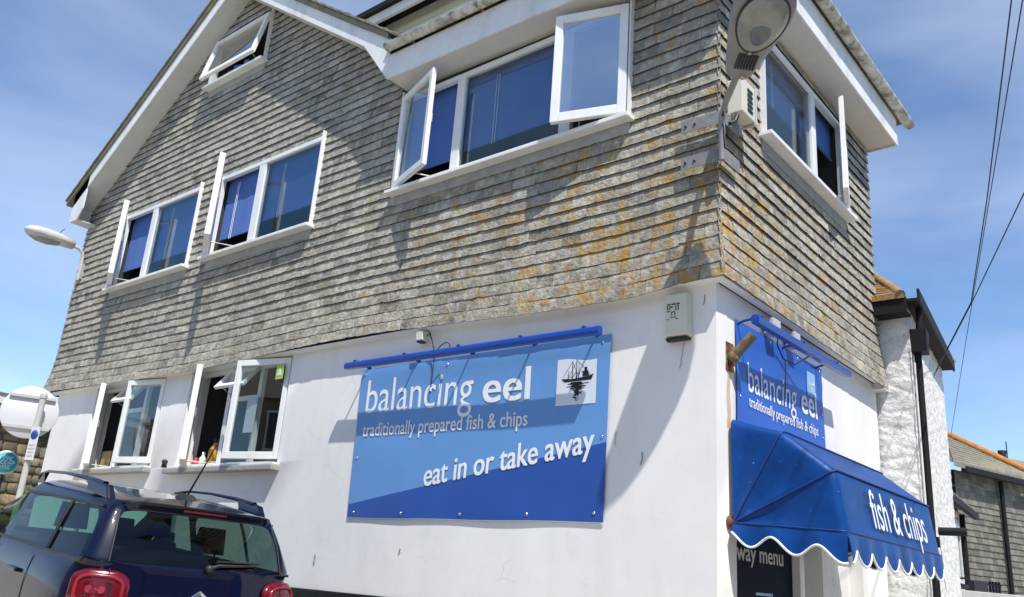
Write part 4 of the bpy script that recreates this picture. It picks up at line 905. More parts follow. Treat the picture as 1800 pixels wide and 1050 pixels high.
for k in range(4): e = qa_+d2*.007-zz*(.03+.045*k); m.hexa([e-t2_*.05-zz*.008, e+t2_*.05-zz*.008, e+t2_*.05+d2*.002-zz*.008, e-t2_*.05+d2*.002-zz*.008, e-t2_*.05+zz*.008, e+t2_*.05+zz*.008, e+t2_*.05+d2*.002+zz*.008, e-t2_*.05+d2*.002+zz*.008])
m.build('print', MT['grey'], pp)
c3_ = ray(10, 813, 14.5); nv = Vector((.95,-.3,0)).normalized(); tv = Vector((-nv.y, nv.x, 0))
cs = thing('round_shop_sign', 'small round turquoise sign with white lettering at the left edge', 'sign', (c3_.x, c3_.y, gz(c3_.x,c3_.y)))
m = MB(); m.lathe(c3_-nv*.02, nv, [(0,0),(0,.20),(.02,.20),(.02,0)], 32); m.build('rim', MT['signback'], cs)
m = MB(); m.lathe(c3_+nv*.002, nv, [(0,.172),(.003,.172),(.003,0)], 32); m.build('face', MT['cyan'], cs)
m = MB(); m.tube([c3_-nv*.03-Vector((0,0,.15)), (c3_.x-.03,c3_.y,gz(c3_.x,c3_.y))], .025, 8); m.build('post', MT['dark'], cs)
m = MB(); r_ = random.Random(2)
for row, (zo, wd) in enumerate(((.07,.20),(.0,.28),(-.075,.18))):
    n_ = 4 + (row == 1)
    for k in range(n_):
        cx = -wd/2+wd*(k+.5)/n_; p = c3_+nv*.007+tv*cx+zz*zo; h = .026; w_ = wd/n_*.30; s = .007
        pts = r_.choice([[(-1,-1),(-1,1),(1,1),(1,0),(-1,0)], [(-1,-1),(0,1),(1,-1)], [(1,1),(-1,1),(-1,-1),(1,-1)], [(-1,1),(-1,-1),(1,-1),(1,1)]])
        m.tube([p+tv*a*w_+zz*b*h for a, b in pts], s, 4)
m.build('lettering', MT['white'], cs)

# ------------------------------------------------------------------ rubble walls made of separate stones
def rubble(F, u0, u1, v0, v1, hs, ws, parent, m_, rnd, depth=.03, tones=True, name='stone', limit=280, proud=.0, clip=None):
    v = v0; cnt = 0; bulk = MB(); bt = []
    while v < v1-.02:
        h = min(rnd.uniform(*hs), v1-v); u = u0
        if v1-(v+h) < hs[0]*.6: h = v1-v
        while u < u1-.01:
            w = min(rnd.uniform(*ws), u1-u)
            if u1-(u+w) < ws[0]*.5: w = u1-u
            if clip is None or clip(u+w/2, v+h/2):
                cnt += 1; d = depth*rnd.uniform(.4,1.2)+proud; g_ = min(.012, h*.08); k = 6
                jit = lambda s: rnd.uniform(-s, s)
                base = [(u+g_+jit(.006),v+g_+jit(.006)), (u+w*.5,v+g_*.6+jit(.012)), (u+w-g_+jit(.006),v+g_+jit(.006)), (u+w-g_*.5,v+h*.5), (u+w-g_+jit(.006),v+h-g_+jit(.006)), (u+w*.5,v+h-g_*.6+jit(.012)), (u+g_+jit(.006),v+h-g_+jit(.006)), (u+g_*.5,v+h*.5)]
                cx, cy = u+w/2, v+h/2; mb = MB()
                fr = [(cx+(a-cx)*.80, cy+(b-cy)*.76) for a, b in base]
                vs = [F(a,-.01,b) for a, b in base]+[F(a,d*.75+jit(.004),b) for a, b in [(cx+(a-cx)*.95, cy+(b-cy)*.93) for a, b in base]]+[F(a,d+jit(.006),b) for a, b in fr]+[F(cx,d*1.12,cy)]
                n_ = 8; fs = [(i,(i+1)%n_,n_+(i+1)%n_,n_+i) for i in range(n_)]+[(n_+i,n_+(i+1)%n_,2*n_+(i+1)%n_,2*n_+i) for i in range(n_)]+[(2*n_+i,2*n_+(i+1)%n_,3*n_) for i in range(n_)]
                t_ = rnd.uniform(.6,1.5); tn = (t_*rnd.uniform(.9,1.15), t_, t_*rnd.uniform(.8,1.1), 1)
                if cnt <= limit:
                    mb.add(vs, fs, 0, True); o = mb.build(name, m_, parent)
                    if tones: tone_attr(o, lambda _: tn)
                else:
                    n0 = len(bulk.f); bulk.add(vs, fs, 0, True); bt += [tn]*(len(bulk.f)-n0)
            u += w
        v += h
    if bulk.f:
        o = bulk.build(name+'s', m_, parent); stuff(o)
        if tones: tone_attr(o, lambda i: bt[i])
rnd2 = random.Random(11)
# limewashed house next door
hA = Vector((.36,3.78,0)); dA = Vector((-.127,.992,0)).normalized()
W2 = thing('white_stone_house', 'white limewashed stone house with black eaves next to the shop', 'house', (.2,4.5,-1.6))
F1 = Fr((-3.0,3.78,0), (1,0,0), (0,-1,0)); F2 = Fr(hA, dA, (dA.y,-dA.x,0))
m = MB(); hB = hA+dA*2.9
base = [(-3.0,3.80,-2.2),(hA.x-.012,3.80,-2.2),(hB.x-.012,hB.y,-2.2),(-3.0,hB.y,-2.2)]
m.prism(base, (0,0,5.3)); m.build('wall', MT['whitestone'], W2)
def rough_face(F, u0, u1, v0, v1, su, sv, d, st=.025):
    nu, nv = int((u1-u0)/st), int((v1-v0)/st); P = []
    for i in range(nu+1):
        row = []
        for j in range(nv+1):
            u, v = u0+(u1-u0)*i/nu, v0+(v1-v0)*j/nv
            w_ = Vector((u+.06*noise.noise(Vector((u*4, v*4, 5))), v+.05*noise.noise(Vector((u*4, v*4, 9))), 0))
            ds, _ = noise.voronoi(Vector((w_.x/su, w_.y/sv, 2.0))); e = min(1, (ds[1]-ds[0])*3.2)
            row.append(F(u, d*(e-.5) + d*.5*noise.noise(Vector((u*6, v*6, 1))) + d*.35*noise.noise(Vector((u*22, v*22, 3))), v))
        P.append(row)
    m = MB(); m.grid(P); m.build('rubble_face', MT['whitestone'], W2)
rough_face(F1, 2.3, 3.37, -.4, 3.02, .36, .17, .010, .016); rough_face(F2, -.01, 2.9, -.4, 3.12, .20, .11, .007, .018)
m = MB(); m.box((-3.0,3.58,3.0),(hA.x+.03,3.78,3.03)); m.box((-3.0,3.56,3.0),(hA.x+.05,3.585,3.17)); m.hexa([F2(-.2,-.05,3.12),F2(2.95,-.05,3.12),F2(2.95,.13,3.12),F2(-.2,.13,3.12),F2(-.2,-.05,3.15),F2(2.95,-.05,3.15),F2(2.95,.13,3.15),F2(-.2,.13,3.15)])
m.hexa([F2(-.2,.13,3.10),F2(2.95,.13,3.10),F2(2.95,.155,3.10),F2(-.2,.155,3.10),F2(-.2,.13,3.25),F2(2.95,.13,3.25),F2(2.95,.155,3.25),F2(-.2,.155,3.25)]); m.build('eaves_board', MT['black'], W2)
m = MB(); P = [Vector((-3.0,3.54,3.19)), Vector((hA.x+.04,3.54,3.19)), F2(3.0,.17,3.26), Vector((-3.0,7.0,3.3)), Vector((-3,5.2,4.0)), Vector((-.35,5.0,3.98))]
m.add(P+[p-Vector((0,0,.04)) for p in P[:4]], [(0,1,5,4),(1,2,5),(2,3,4,5),(0,6,7,1),(1,7,8,2)]); rf = m.build('roof', MT['rooftile'], W2)
m = MB(); rt = random.Random(9)
for k in range(12):
    t0, t1 = k/12, (k+1)/12; a0, b0 = P[0].lerp(P[4], t0), P[1].lerp(P[5], t0); a1, b1 = P[0].lerp(P[4], t1), P[1].lerp(P[5], t1); x = 0; L_ = 12
    for j in range(L_):
        u0_, u1_ = j/L_, (j+.97)/L_; up_ = Vector((0,0,rt.uniform(.02,.035))); A_, B_, C_, D_ = a0.lerp(b0,u0_), a0.lerp(b0,u1_), a1.lerp(b1,u1_), a1.lerp(b1,u0_)
        m.add([A_+up_, B_+up_, C_+up_*.4, D_+up_*.4, A_, B_], [(0,1,2,3),(4,5,1,0)])
stuff(m.build('roof_tiles', MT['rooftile'], rf))
m = MB(); m.tube([P[4]+Vector((0,0,.03)), P[5]+Vector((0,0,.03))], .07, 8); m.tube([P[1]+Vector((-.03,0,.0)), P[5]+Vector((0,0,.03))], .05, 8); m.build('ridge_tile', MT['rooftile'], rf)
m = MB(); m.tube([F2(.10,.06,2.62), F2(.10,.06,.70)], .036, 10); m.tube([F2(.10,.06,.66), F2(.10,.06,-2.0)], .036, 10); m.hexa([F2(.0,.01,2.62),F2(.2,.01,2.62),F2(.2,.16,2.62),F2(.0,.16,2.62),F2(-.02,.01,2.86),F2(.22,.01,2.86),F2(.22,.17,2.86),F2(-.02,.17,2.86)]); m.tube([F2(.1,.09,2.84), F2(.1,.10,3.0), F2(.1,.10,3.11)], .035, 8); m.lathe(F2(.10,.07,.72), (0,0,-1), [(0,.055),(.10,.055),(.10,.045)], 10); m.build('drainpipe', MT['black'], W2)
m = MB(); m.tube([F2(1.15,.0,.86), F2(1.15,.28,.86)], .045, 8); m.build('waste_pipe', MT['black'], W2)
m = MB(); m.box((hA.x-.24,3.60,2.20),(hA.x-.54,3.80,2.26)); m.build('ledge', MT['whitestone'], W2)
m = MB(); m.tube([F2(.02,.03,2.5), F2(.03,.03,.4)], .012, 6); m.build('cable', MT['fascia'], W2)
m = MB(); m.tube([F2(2.7,.02,1.55), F2(2.7,.20,1.58), F2(2.75,.40,1.50)], .008, 5); m.build('hook', MT['dark'], W2)

# small white house farther along
A3 = ray(1655,865,12.2); B3 = ray(1687,890,13.6); d3 = (Vector((B3.x,B3.y,0))-Vector((A3.x,A3.y,0))).normalized(); A3 = Vector((A3.x,A3.y,0))-d3*1.2; L3 = (Vector((B3.x,B3.y,0))-A3).length
F3 = Fr(A3, d3, (d3.y,-d3.x,0)); H3 = 1.52
W3 = thing('low_white_house', 'low white cottage with a small window beyond the limewashed house', 'house', F3(0,0,-2.0))
m = MB(); F3.box(m, 0, L3, -2.5, 0, -3, H3); m.build('wall', MT['whitestone'], W3)
rubble(F3, 0.4, L3, -.6, H3, (.10,.2), (.14,.32), W3, MT['whitestone'], rnd2, .018, False, limit=150)
m = MB(); m.hexa([F3(-.1,.22,H3),F3(L3+.1,.22,H3),F3(L3+.1,-2.5,H3+.9),F3(-.1,-2.5,H3+.9),F3(-.1,.22,H3+.05),F3(L3+.1,.22,H3+.05),F3(L3+.1,-2.5,H3+.95),F3(-.1,-2.5,H3+.95)]); m.build('roof', MT['roofgrey'], W3)
m = MB(); F3.box(m, -.1, L3+.1, .18, .25, H3-.09, H3); m.build('gutter', MT['black'], W3)
u_ = 1.55
m = MB(); F3.box(m, u_, u_+.60, .015, .05, .45, 1.22); wn = m.build('window', MT['window'], W3)
m = MB()
for a, b, c, d in ((u_-.04,u_,.42,1.25),(u_+.6,u_+.64,.42,1.25),(u_,u_+.6,.42,.46),(u_,u_+.6,1.21,1.25),(u_+.28,u_+.33,.46,1.21),(u_,u_+.28,.83,.87)): F3.box(m, a, b, .01, .07, c, d)
m.build('frame', MT['pvc'], wn)
m = MB(); F3.box(m, u_-.08, u_+.68, .0, .12, .36, .42); m.build('sill', MT['black'], wn)
m = MB(); m.tube([F3(L3-.35,.06,H3-.05), F3(L3-.35,.06,-2)], .04, 8); m.build('drainpipe', MT['black'], W3)
m = MB(); F3.box(m, 1.95, 2.25, .01, .10, -.35, -.18); m.build('vent', MT['black'], W3)

# slate-hung house at the end of the street
P0 = ray(1688,840,19.0); P1 = ray(1800,836,20.6); P0.z = P1.z = (P0.z+P1.z)/2
d4 = (Vector((P1.x,P1.y,0))-Vector((P0.x,P0.y,0))).normalized(); F4 = Fr((P0.x,P0.y,0), d4, (d4.y,-d4.x,0)); Z4 = P0.z
W4 = thing('slate_hung_house', 'dark slate-hung house with an orange hip ridge at the street end', 'house', F4(1.2,0,-2.2))
m = MB(); F4.box(m, -.25, 4.0, -4, 0, -3, Z4-.05); m.build('wall', MT['slate_far'], W4)
rs4 = random.Random(21); v = .30; k = 0; cnt = 0; bulk4 = MB(); bt4 = []
while v < Z4-.10:
    u = -.25 + (0 if k % 2 else -.1)
    while u < 3.2:
        w = rs4.uniform(.17,.27); a, b = max(u,-.25), u+w
        mm_ = MB(); o4 = rs4.uniform(-.004,.004)
        mm_.add([F4(a+.004,.030,v+o4),F4(b-.004,.030,v+o4),F4(b-.004,.005,v+.16),F4(a+.004,.005,v+.16),F4(a+.004,.008,v+o4),F4(b-.004,.008,v+o4)], [(0,1,2,3),(4,5,1,0),(4,0,3),(1,5,2)])
        t_ = rs4.uniform(.65,1.3); tn = (t_, t_, t_*.95, 1); cnt += 1
        if cnt <= 280 : o = mm_.build('slate', MT['slate_far'], W4); tone_attr(o, lambda _: tn)
        else: n0 = len(bulk4.f); bulk4.add(mm_.v, mm_.f); bt4 += [tn]*(len(bulk4.f)-n0)
        u += w
    v += .135; k += 1
if bulk4.f: o = bulk4.build('slates', MT['slate_far'], W4); tone_attr(o, lambda i: bt4[i]); stuff(o)
ap = ray(1660,765,20.8); e0 = F4(-.75,.30,Z4+.02); e1 = F4(4.2,.30,Z4+.02)
rb_ = ray(1812,838,20.3); 
m = MB(); hip = rb_+Vector((0,0,.05)); lft = ray(1600,800,21.5)
m.add([e0, F4(2.1,.30,Z4+.02), hip, ap, lft, F4(-.75,.30,Z4-.06), F4(4.2,.30,Z4-.06), e1], [(0,1,2,3),(0,3,4),(5,6,7,0)]); rf4 = m.build('roof', MT['roofgrey'], W4)
m = MB(); n4 = 11
for q in range(n4):
    t0, t1 = q/n4, (q+1)/n4; a0, b0 = e0.lerp(ap,t0), F4(2.1,.30,Z4+.02).lerp(hip,t0).lerp(hip.lerp(ap,t0),t0); a1, b1 = e0.lerp(ap,t1), F4(2.1,.30,Z4+.02).lerp(hip,t1).lerp(hip.lerp(ap,t1),t1); u_v = Vector((0,-.01,.035))
    m.add([a0+u_v, b0+u_v, b1+u_v*.2, a1+u_v*.2, a0, b0], [(0,1,2,3),(4,5,1,0)])
stuff(m.build('roof_slates', MT['roofgrey'], rf4))
for k in range(9):
    a, b = ap.lerp(hip, k/9), ap.lerp(hip, (k+1.06)/9); m = MB(); m.tube([a+Vector((0,-.02,.05)), b+Vector((0,-.02,.035))], [.085,.095], 8); m.build('ridge_tile', MT['ridge'], W4)
m = MB(); m.hexa([F4(-.3,.20,Z4-.12),F4(4,.20,Z4-.12),F4(4,.32,Z4-.12),F4(-.3,.32,Z4-.12),F4(-.3,.20,Z4),F4(4,.20,Z4),F4(4,.32,Z4),F4(-.3,.32,Z4)]); m.tube([F4(1.52,.10,Z4-.1), F4(1.52,.10,-2)], .05, 8); m.build('gutter', MT['black'], W4)
# neighbouring roof behind it
q0 = ray(1735,800,27); q1 = ray(1830,797,28); W5 = thing('distant_house', 'distant grey slate roof with a chimney pot behind the orange ridge', 'house', (q0.x,q0.y,-2))
d5 = (Vector((q1.x,q1.y,0))-Vector((q0.x,q0.y,0))).normalized(); F5 = Fr((q0.x,q0.y,0), d5, (d5.y,-d5.x,0)); z5 = q0.z
m = MB(); m.hexa([F5(-.3,1.6,z5-1.1),F5(4,1.6,z5-1.1),F5(4,-2,z5-1.1),F5(-.3,-2,z5-1.1),F5(-.1,0,z5),F5(4,0,z5),F5(4,-.1,z5),F5(-.1,-.1,z5)]); m.build('roof', MT['roofgrey'], W5)
m = MB(); F5.box(m, -.3, 4, -2, 1.5, -3, z5-1.1); m.build('wall', MT['slate_far'], W5)
m = MB(); m.lathe(F5(.75,-.05,z5-.05), (0,0,1), [(0,0),(0,.13),(.12,.11),(.28,.13),(.28,.0)], 10); m.tube([F5(.98,-.05,z5), F5(.98,-.05,z5+.55)], .018, 5); m.build('chimney_pot', MT['black'], W5)
m = MB(); F5.box(m, .9, 1.5, .75, .80, z5-.62, z5-.48); m.build('rooflight', MT['fascia'], W5)

# low wall and railing along the lane
A6 = ray(1655,1034,11.5); B6 = ray(1840,1030,12.6); d6 = (Vector((B6.x,B6.y,0))-Vector((A6.x,A6.y,0))).normalized(); F6 = Fr((A6.x,A6.y,0), d6, (d6.y,-d6.x,0)); z6 = A6.z
lw = thing('lane_wall', 'low grey coped wall across the lane at the right edge', 'wall', F6(.8,0,-1.9)); m = MB(); F6.box(m, 0, 1.9, -.2, 0, -2.2, z6-.10); m.build('wall', MT['mortar'], lw, bevel=.01); m = MB(); F6.box(m, -.03, 1.95, -.24, .04, z6-.10, z6); m.build('coping', mat('pale coping stone', (.42,.42,.40), .8, var=.15, vscale=5), lw, bevel=.012)
rl = thing('iron_railing', 'black iron railing standing on the low lane wall', 'railing', F6(.5,-.1,z6))
m = MB(); F6.box(m, .02, .75, -.13, -.09, z6+.15, z6+.175); m.build('top_rail', MT['black'], rl)
for k in range(6): m = MB(); F6.box(m, .03+.075*k, .055+.075*k, -.12, -.095, z6, z6+.15); m.build('bar', MT['black'], rl)
r2_ = thing('iron_fence', 'dark spiked iron fence piece at the right end of the low lane wall', 'railing', F6(1.1,-.1,z6))
m = MB(); F6.box(m, .82, 1.12, -.13, -.08, z6, z6+.15); m.build('panel', MT['dark'], r2_)
for k in range(4): m = MB(); F6.box(m, 1.20+.07*k, 1.225+.07*k, -.12, -.095, z6, z6+.16); m.build('bar', MT['black'], r2_)
m = MB(); F6.box(m, 1.14, 1.46, -.125, -.09, z6+.10, z6+.12); m.build('top_rail', MT['black'], r2_)

# stone building behind the road sign
FS = Fr((-15.5,-4.5,0), (0,1,0), (1,0,0)); zs = ray(0,694,0).z
SB = thing('stone_building', 'brown rubble stone building with a white eaves board at the left edge', 'house', (-16.5,-1,-.2))
kx = (-15.5-CAM.x); zt = lambda v: (ray(0,v,1)-CAM).z*kx/((ray(0,v,1)-CAM).x)
zE, zB_ = zt(694), zt(713)
m = MB(); m.box((-20,-4.5,-1),(-15.51,6,zB_)); m.build('wall', MT['mortar'], SB)
rubble(FS, .2, 6.5, .35, zB_, (.12,.24), (.16,.40), SB, MT['stone'], rnd2, .05, True, limit=290)
m = MB(); m.box((-15.6,-4.7,zB_-.03),(-15.15,6.2,zB_)); m.box((-15.18,-4.7,zB_-.03),(-15.15,6.2,zE)); m.build('eaves_board', MT['signback'], SB)
m = MB(); m.hexa([(-15.12,-4.7,zE-.02),(-15.12,6.2,zE-.02),(-20,6.2,zE+.2),(-20,-4.7,zE+.2),(-15.12,-4.7,zE),(-15.12,6.2,zE),(-20,6.2,zE+.25),(-20,-4.7,zE+.25)]); m.build('roof', MT['roofgrey'], SB)

# ------------------------------------------------------------------ overhead cables
def wire(pts, label):
    o = []
    for (a, b) in zip(pts, pts[1:]):
        n = 12
        for k in range(n): t_ = k/n; o.append(a.lerp(b, t_) - Vector((0,0,.05*4*t_*(1-t_)*(len(pts) == 2))))
    o.append(pts[-1]); o.append(pts[-1] + (pts[-1]-pts[-2]).normalized()*22); m = MB(); m.tube(o, .0055, 5, cap=False); tag(m.build('overhead_cable', MT['cable']), label, 'cable', 'overhead cables at the right')
wire([ray(1671,768,20.5), ray(1711,519,13), ray(1799,-8,6.5)], 'overhead cable running up from the slate-hung house roof, the most upright of three')
wire([ray(1645,652,9.6), ray(1707,532,8.6), ray(1735,350,7.6), ray(1779,-8,6.2)], 'overhead cable that kinks where it meets the other two, leftmost at the top')
wire([ray(1642,660,9.6), ray(1709,531,8.4), ray(1812,315,6.5)], 'overhead cable slanting from the white house eaves to the right edge')
# cracks and chips in the white front wall
rc = random.Random(8)
for x, z, l, lean in ((-.30,1.62,.22,.10),(-.86,1.06,.12,.02),(-.62,.90,.10,.03),(-.10,2.10,.08,.02),(-4.35,.02,.10,.0),(-3.15,.16,.05,.02)):
    m = MB(); n = 6; pts = []
    for k in range(n+1): pts.append((x+lean*k/n*.4+rc.uniform(-.006,.006), z+l*k/n))
    P = [[FF(a-.004*math.sin(math.pi*(.1+.8*k/n)), -.006, b), FF(a, .009, b), FF(a+.004*math.sin(math.pi*(.1+.8*k/n)), -.006, b)] for k, (a, b) in enumerate(pts)]
    m.grid(P); m.build('wall_crack', MT['grey'] if rc.random() < .3 else MT['mortar'], B)
# terrace across the street, behind the photographer (out of view, added for dark reflections)
for i, (x0, w, h) in enumerate(((-16,5.2,4.6),(-10.6,5.0,5.2),(-5.4,4.6,4.9),(-.6,5.4,5.6),(5.0,5.0,5.0))):
    y0 = -12.5; gg = gz(x0+w/2, -12)
    t_ = thing('unseen_cottage', 'granite cottage with a %s door added out of view across the street for reflections' % ['blue','red','black','white','yellow'][i], 'house', (x0+w/2, y0, gg), 'unseen cottages added across the street for reflections')
    m = MB(); m.box((x0,y0-6,gg-1),(x0+w-.02,y0,gg+h)); m.build('wall', MT['mortar'], t_)
    m = MB(); m.prism([(x0,y0+.25,gg+h),(x0,y0-6.2,gg+h),(x0,y0-3,gg+h+2.0)], (w-.02,0,0)); m.build('roof', MT['roofgrey'], t_)
    for zx, zz0, zz1 in ((.8,.9,2.2),(w-1.9,.9,2.2),(.8,3.2,4.3),(w-1.9,3.2,4.3)):
        m = MB(); m.box((x0+zx,y0,gg+zz0),(x0+zx+1.1,y0+.04,gg+zz1)); f_ = m.build('window', MT['pvc'], t_); m = MB(); m.box((x0+zx+.07,y0+.041,gg+zz0+.07),(x0+zx+1.03,y0+.05,gg+zz1-.07)); m.build('pane', MT['window'], f_)
    m = MB(); m.box((x0+w/2-.45,y0,gg-.1),(x0+w/2+.45,y0+.05,gg+2.05)); m.build('door', MT[['bluepole','red','black','white','yellow'][i]], t_)

for i, (y0, w, h) in enumerate(((-9.5,5.0,5.4),(-4.3,5.2,6.0),(1.2,5.0,5.2),(6.4,5.4,5.8))):  # second unseen row, added to darken the car's reflections
    x0 = 9.0; gg = gz(9, y0)-.1
    t_ = thing('unseen_cottage', 'granite cottage with a %s door added out of view across the side lane for reflections' % ['blue','red','black','white'][i], 'house', (x0, y0+w/2, gg), 'unseen cottages added across the side lane for reflections')
    m = MB(); m.box((x0,y0,gg-1),(x0+6,y0+w-.02,gg+h)); m.build('wall', MT['mortar'], t_)
    m = MB(); m.prism([(x0-.25,y0,gg+h),(x0+6.2,y0,gg+h),(x0+3,y0,gg+h+2.0)], (0,w-.02,0)); m.build('roof', MT['roofgrey'], t_)
    for zy, zz0, zz1 in ((.8,.9,2.2),(w-1.9,.9,2.2),(.8,3.2,4.3),(w-1.9,3.2,4.3)):
        m = MB(); m.box((x0-.04,y0+zy,gg+zz0),(x0,y0+zy+1.1,gg+zz1)); f_ = m.build('window', MT['pvc'], t_); m = MB(); m.box((x0-.05,y0+zy+.07,gg+zz0+.07),(x0-.041,y0+zy+1.03,gg+zz1-.07)); m.build('pane', MT['window'], f_)
    m = MB(); m.box((x0-.05,y0+w/2-.45,gg-.1),(x0,y0+w/2+.45,gg+2.05)); m.build('door', MT[['bluepole','red','black','white'][i]], t_)
# ------------------------------------------------------------------ the parked car (built in its own coordinates: x forward from the rear bumper, y left)
car = thing('parked_car', 'dark navy hatchback car with roof rails parked uphill along the white wall', 'car', (-2.9454, -2.0931, -1.1493))
car.rotation_mode = 'QUATERNION'; car.rotation_quaternion = Matrix(((-0.994853, -0.062875, 0.079462), (0.063694, -0.997939, 0.007802), (0.078808, 0.012823, 0.996807))).to_quaternion(); LOCAL.add(car.name)
CX_ = [
 (.24, [.12,.12,.14,.28,.60,1.00,1.75,1.85,2.90,3.75,3.98,4.00], [0,.40,.60,.74,.80,.82,.82,.82,.82,.72,.40,0], None),
 (.45, [.02,.02,.05,.18,.55,1.00,1.75,1.85,2.90,3.85,4.10,4.13], [0,.42,.66,.80,.86,.86,.85,.85,.87,.76,.42,0], None),
 (.68, [.00,.00,.04,.16,.50,1.00,1.75,1.85,2.90,3.85,4.10,4.14], [0,.44,.68,.83,.875,.865,.855,.855,.875,.76,.42,0], None),
 (.86, [.06,.06,.09,.20,.50,1.00,1.75,1.85,2.90,3.75,4.00,4.05], [0,.44,.68,.825,.87,.86,.85,.85,.86,.74,.42,0], None),
 (1.01,[.09,.09,.12,.22,.50,1.00,1.75,1.85,2.75,3.10,3.30,3.35], [0,.43,.665,.79,.835,.83,.825,.825,.80,.66,.36,0], None),
 (1.065,[.105,.105,.13,.170,.225,.86,1.75,1.85,2.70,2.95,3.10,3.13],[0,.42,.655,.750,.797,.80,.795,.795,.77,.62,.34,0], None),
 (1.26,[.19,.19,.215,.245,.31,.89,1.76,1.86,2.35,2.58,2.72,2.75], [0,.41,.63,.70,.730,.742,.735,.735,.71,.58,.32,0], None),
 (1.41,[.285,.285,.31,.335,.40,.93,1.77,1.86,2.00,2.22,2.36,2.40], [0,.40,.595,.655,.675,.685,.69,.69,.65,.54,.30,0], None),
 (1.47,[.23,.23,.27,.385,.64,1.05,1.77,1.86,1.92,2.05,2.18,2.22], [0,.40,.575,.63,.64,.65,.655,.655,.62,.50,.28,0], [1.47,1.47,1.465,1.46,1.475,1.49,1.495,1.495,1.485,1.485,1.485,1.485]),
 (1.53,[.42,.42,.44,.52,.72,1.05,1.77,1.84,1.88,1.94,1.98,2.00], [0,.26,.38,.42,.44,.46,.47,.47,.46,.38,.20,0], [1.512,1.512,1.51,1.51,1.525,1.54,1.55,1.55,1.545,1.54,1.535,1.535]),
 (1.56,[.48,.48,.50,.56,.74,1.05,1.77,1.83,1.86,1.90,1.94,1.95], [0]*12, [1.525,1.525,1.525,1.53,1.545,1.56,1.57,1.57,1.565,1.56,1.555,1.55])]
bm = bmesh.new(); vt = {}
def V_(i, j, s):
    z, xs_, ys_, zs_ = CX_[i]; y = ys_[j]
    key = (i, j, s if y else 0)
    if key not in vt: vt[key] = bm.verts.new((xs_[j], y*s, zs_[j] if zs_ else z))
    return vt[key]
def mi_(i, j):
    if i in (5, 6):
        if j in (0, 1): return 1
        if j in (4, 5, 7): return 1
        if j in (9, 10): return 2
        if j == 6: return 3
        return 0
    if i >= 8: return 4
    if i == 0: return 3
    return 0
for i in range(10):
    for j in range(11):
        for s in (1, -1):
            vs = []
            for v in (V_(i,j,s), V_(i,j+1,s), V_(i+1,j+1,s), V_(i+1,j,s)):
                if v not in vs: vs.append(v)
            if len(vs) < 3: continue
            try: f_ = bm.faces.new(vs if s < 0 else vs[::-1])
            except ValueError: continue
            f_.material_index = mi_(i, j); f_.smooth = True
cl_ = bm.edges.layers.float.new('crease_edge')
bm.verts.ensure_lookup_table()
for e_ in bm.edges:
    ms = {f_.material_index for f_ in e_.link_faces}
    if len(ms) > 1 and (1 in ms or 2 in ms): e_[cl_] = .75
    zz_ = {round(v.co.z, 3) for v in e_.verts}
    if all(abs(v.co.z-1.065) < .002 for v in e_.verts): e_[cl_] = .8
    if all(abs(v.co.z-.86) < .002 and v.co.x < .5 for v in e_.verts): e_[cl_] = .3
    if 8 in () : pass
for j in range(0, 4):
    for s in (1, -1):
        for (a_, b_) in (((8,j),(8,j+1)),):
            e_ = bm.edges.get((V_(*a_, s), V_(*b_, s)))
            if e_: e_[cl_] = .85
bmesh.ops.recalc_face_normals(bm, faces=bm.faces)
me = bpy.data.meshes.new('cage'); bm.to_mesh(me); bm.free()
tmp = bpy.data.objects.new('cage', me); COL.objects.link(tmp); md_ = tmp.modifiers.new('s', 'SUBSURF'); md_.levels = 3; md_.render_levels = 3
dg = bpy.context.evaluated_depsgraph_get(); fine = bpy.data.meshes.new_from_object(tmp.evaluated_get(dg)); bpy.data.objects.remove(tmp)
NRM = [n_.vector.copy() for n_ in fine.corner_normals]
def split(name, sel, m_, merge=False):
    m = MB(); mp_ = {}; nl = []
    for p in fine.polygons:
        if not sel(p): continue
        idx = []
        for vi in p.vertices:
            if vi not in mp_: mp_[vi] = len(m.v); m.v.append(fine.vertices[vi].co.copy())
            idx.append(mp_[vi])
        m.f.append(idx); m.m.append(0); m.sm.append(True); nl += [NRM[li] for li in p.loop_indices]
    o = m.build(name, m_, car); o.data.normals_split_custom_set([tuple(n_) for n_ in nl]); return o
ARCH = ((.62, 1), (3.22, 1))
def in_arch(c): return any((c.x-(ax_+0))**2 + (c.z-.33)**2 < .375**2 for ax_ in (.78, 3.38)) and abs(c.y) > .55
body = split('body', lambda p: p.material_index in (0, 3) and not in_arch(p.center) , MT['paint'])
split('roof', lambda p: p.material_index == 4, MT['roofpaint'])
rw = split('rear_window', lambda p: p.material_index == 1 and p.center.x < .45 and abs(p.normal.x) > .6, MT['carglass'])
split('windscreen', lambda p: p.material_index == 2, MT['wsglass'])
for s in (1, -1):
    for nm, a_, b_ in (('quarter_window', .3, 1.06), ('rear_door_window', 1.0, 1.81), ('front_door_window', 1.82, 3)):
        split(nm, lambda p: p.material_index == 1 and p.center.y*s > .3 and abs(p.normal.x) <= .6 and (lambda q: q == nm)('quarter_window' if p.center.x < .86+.07*(p.center.z-1.06)/.35+.01 else ('rear_door_window' if p.center.x < 1.80 else 'front_door_window')), MT['carglass'])
bpy.data.meshes.remove(fine)
def ct(m, name, mt, par=None, **k): return m.build(name, mt, par or car, **k)
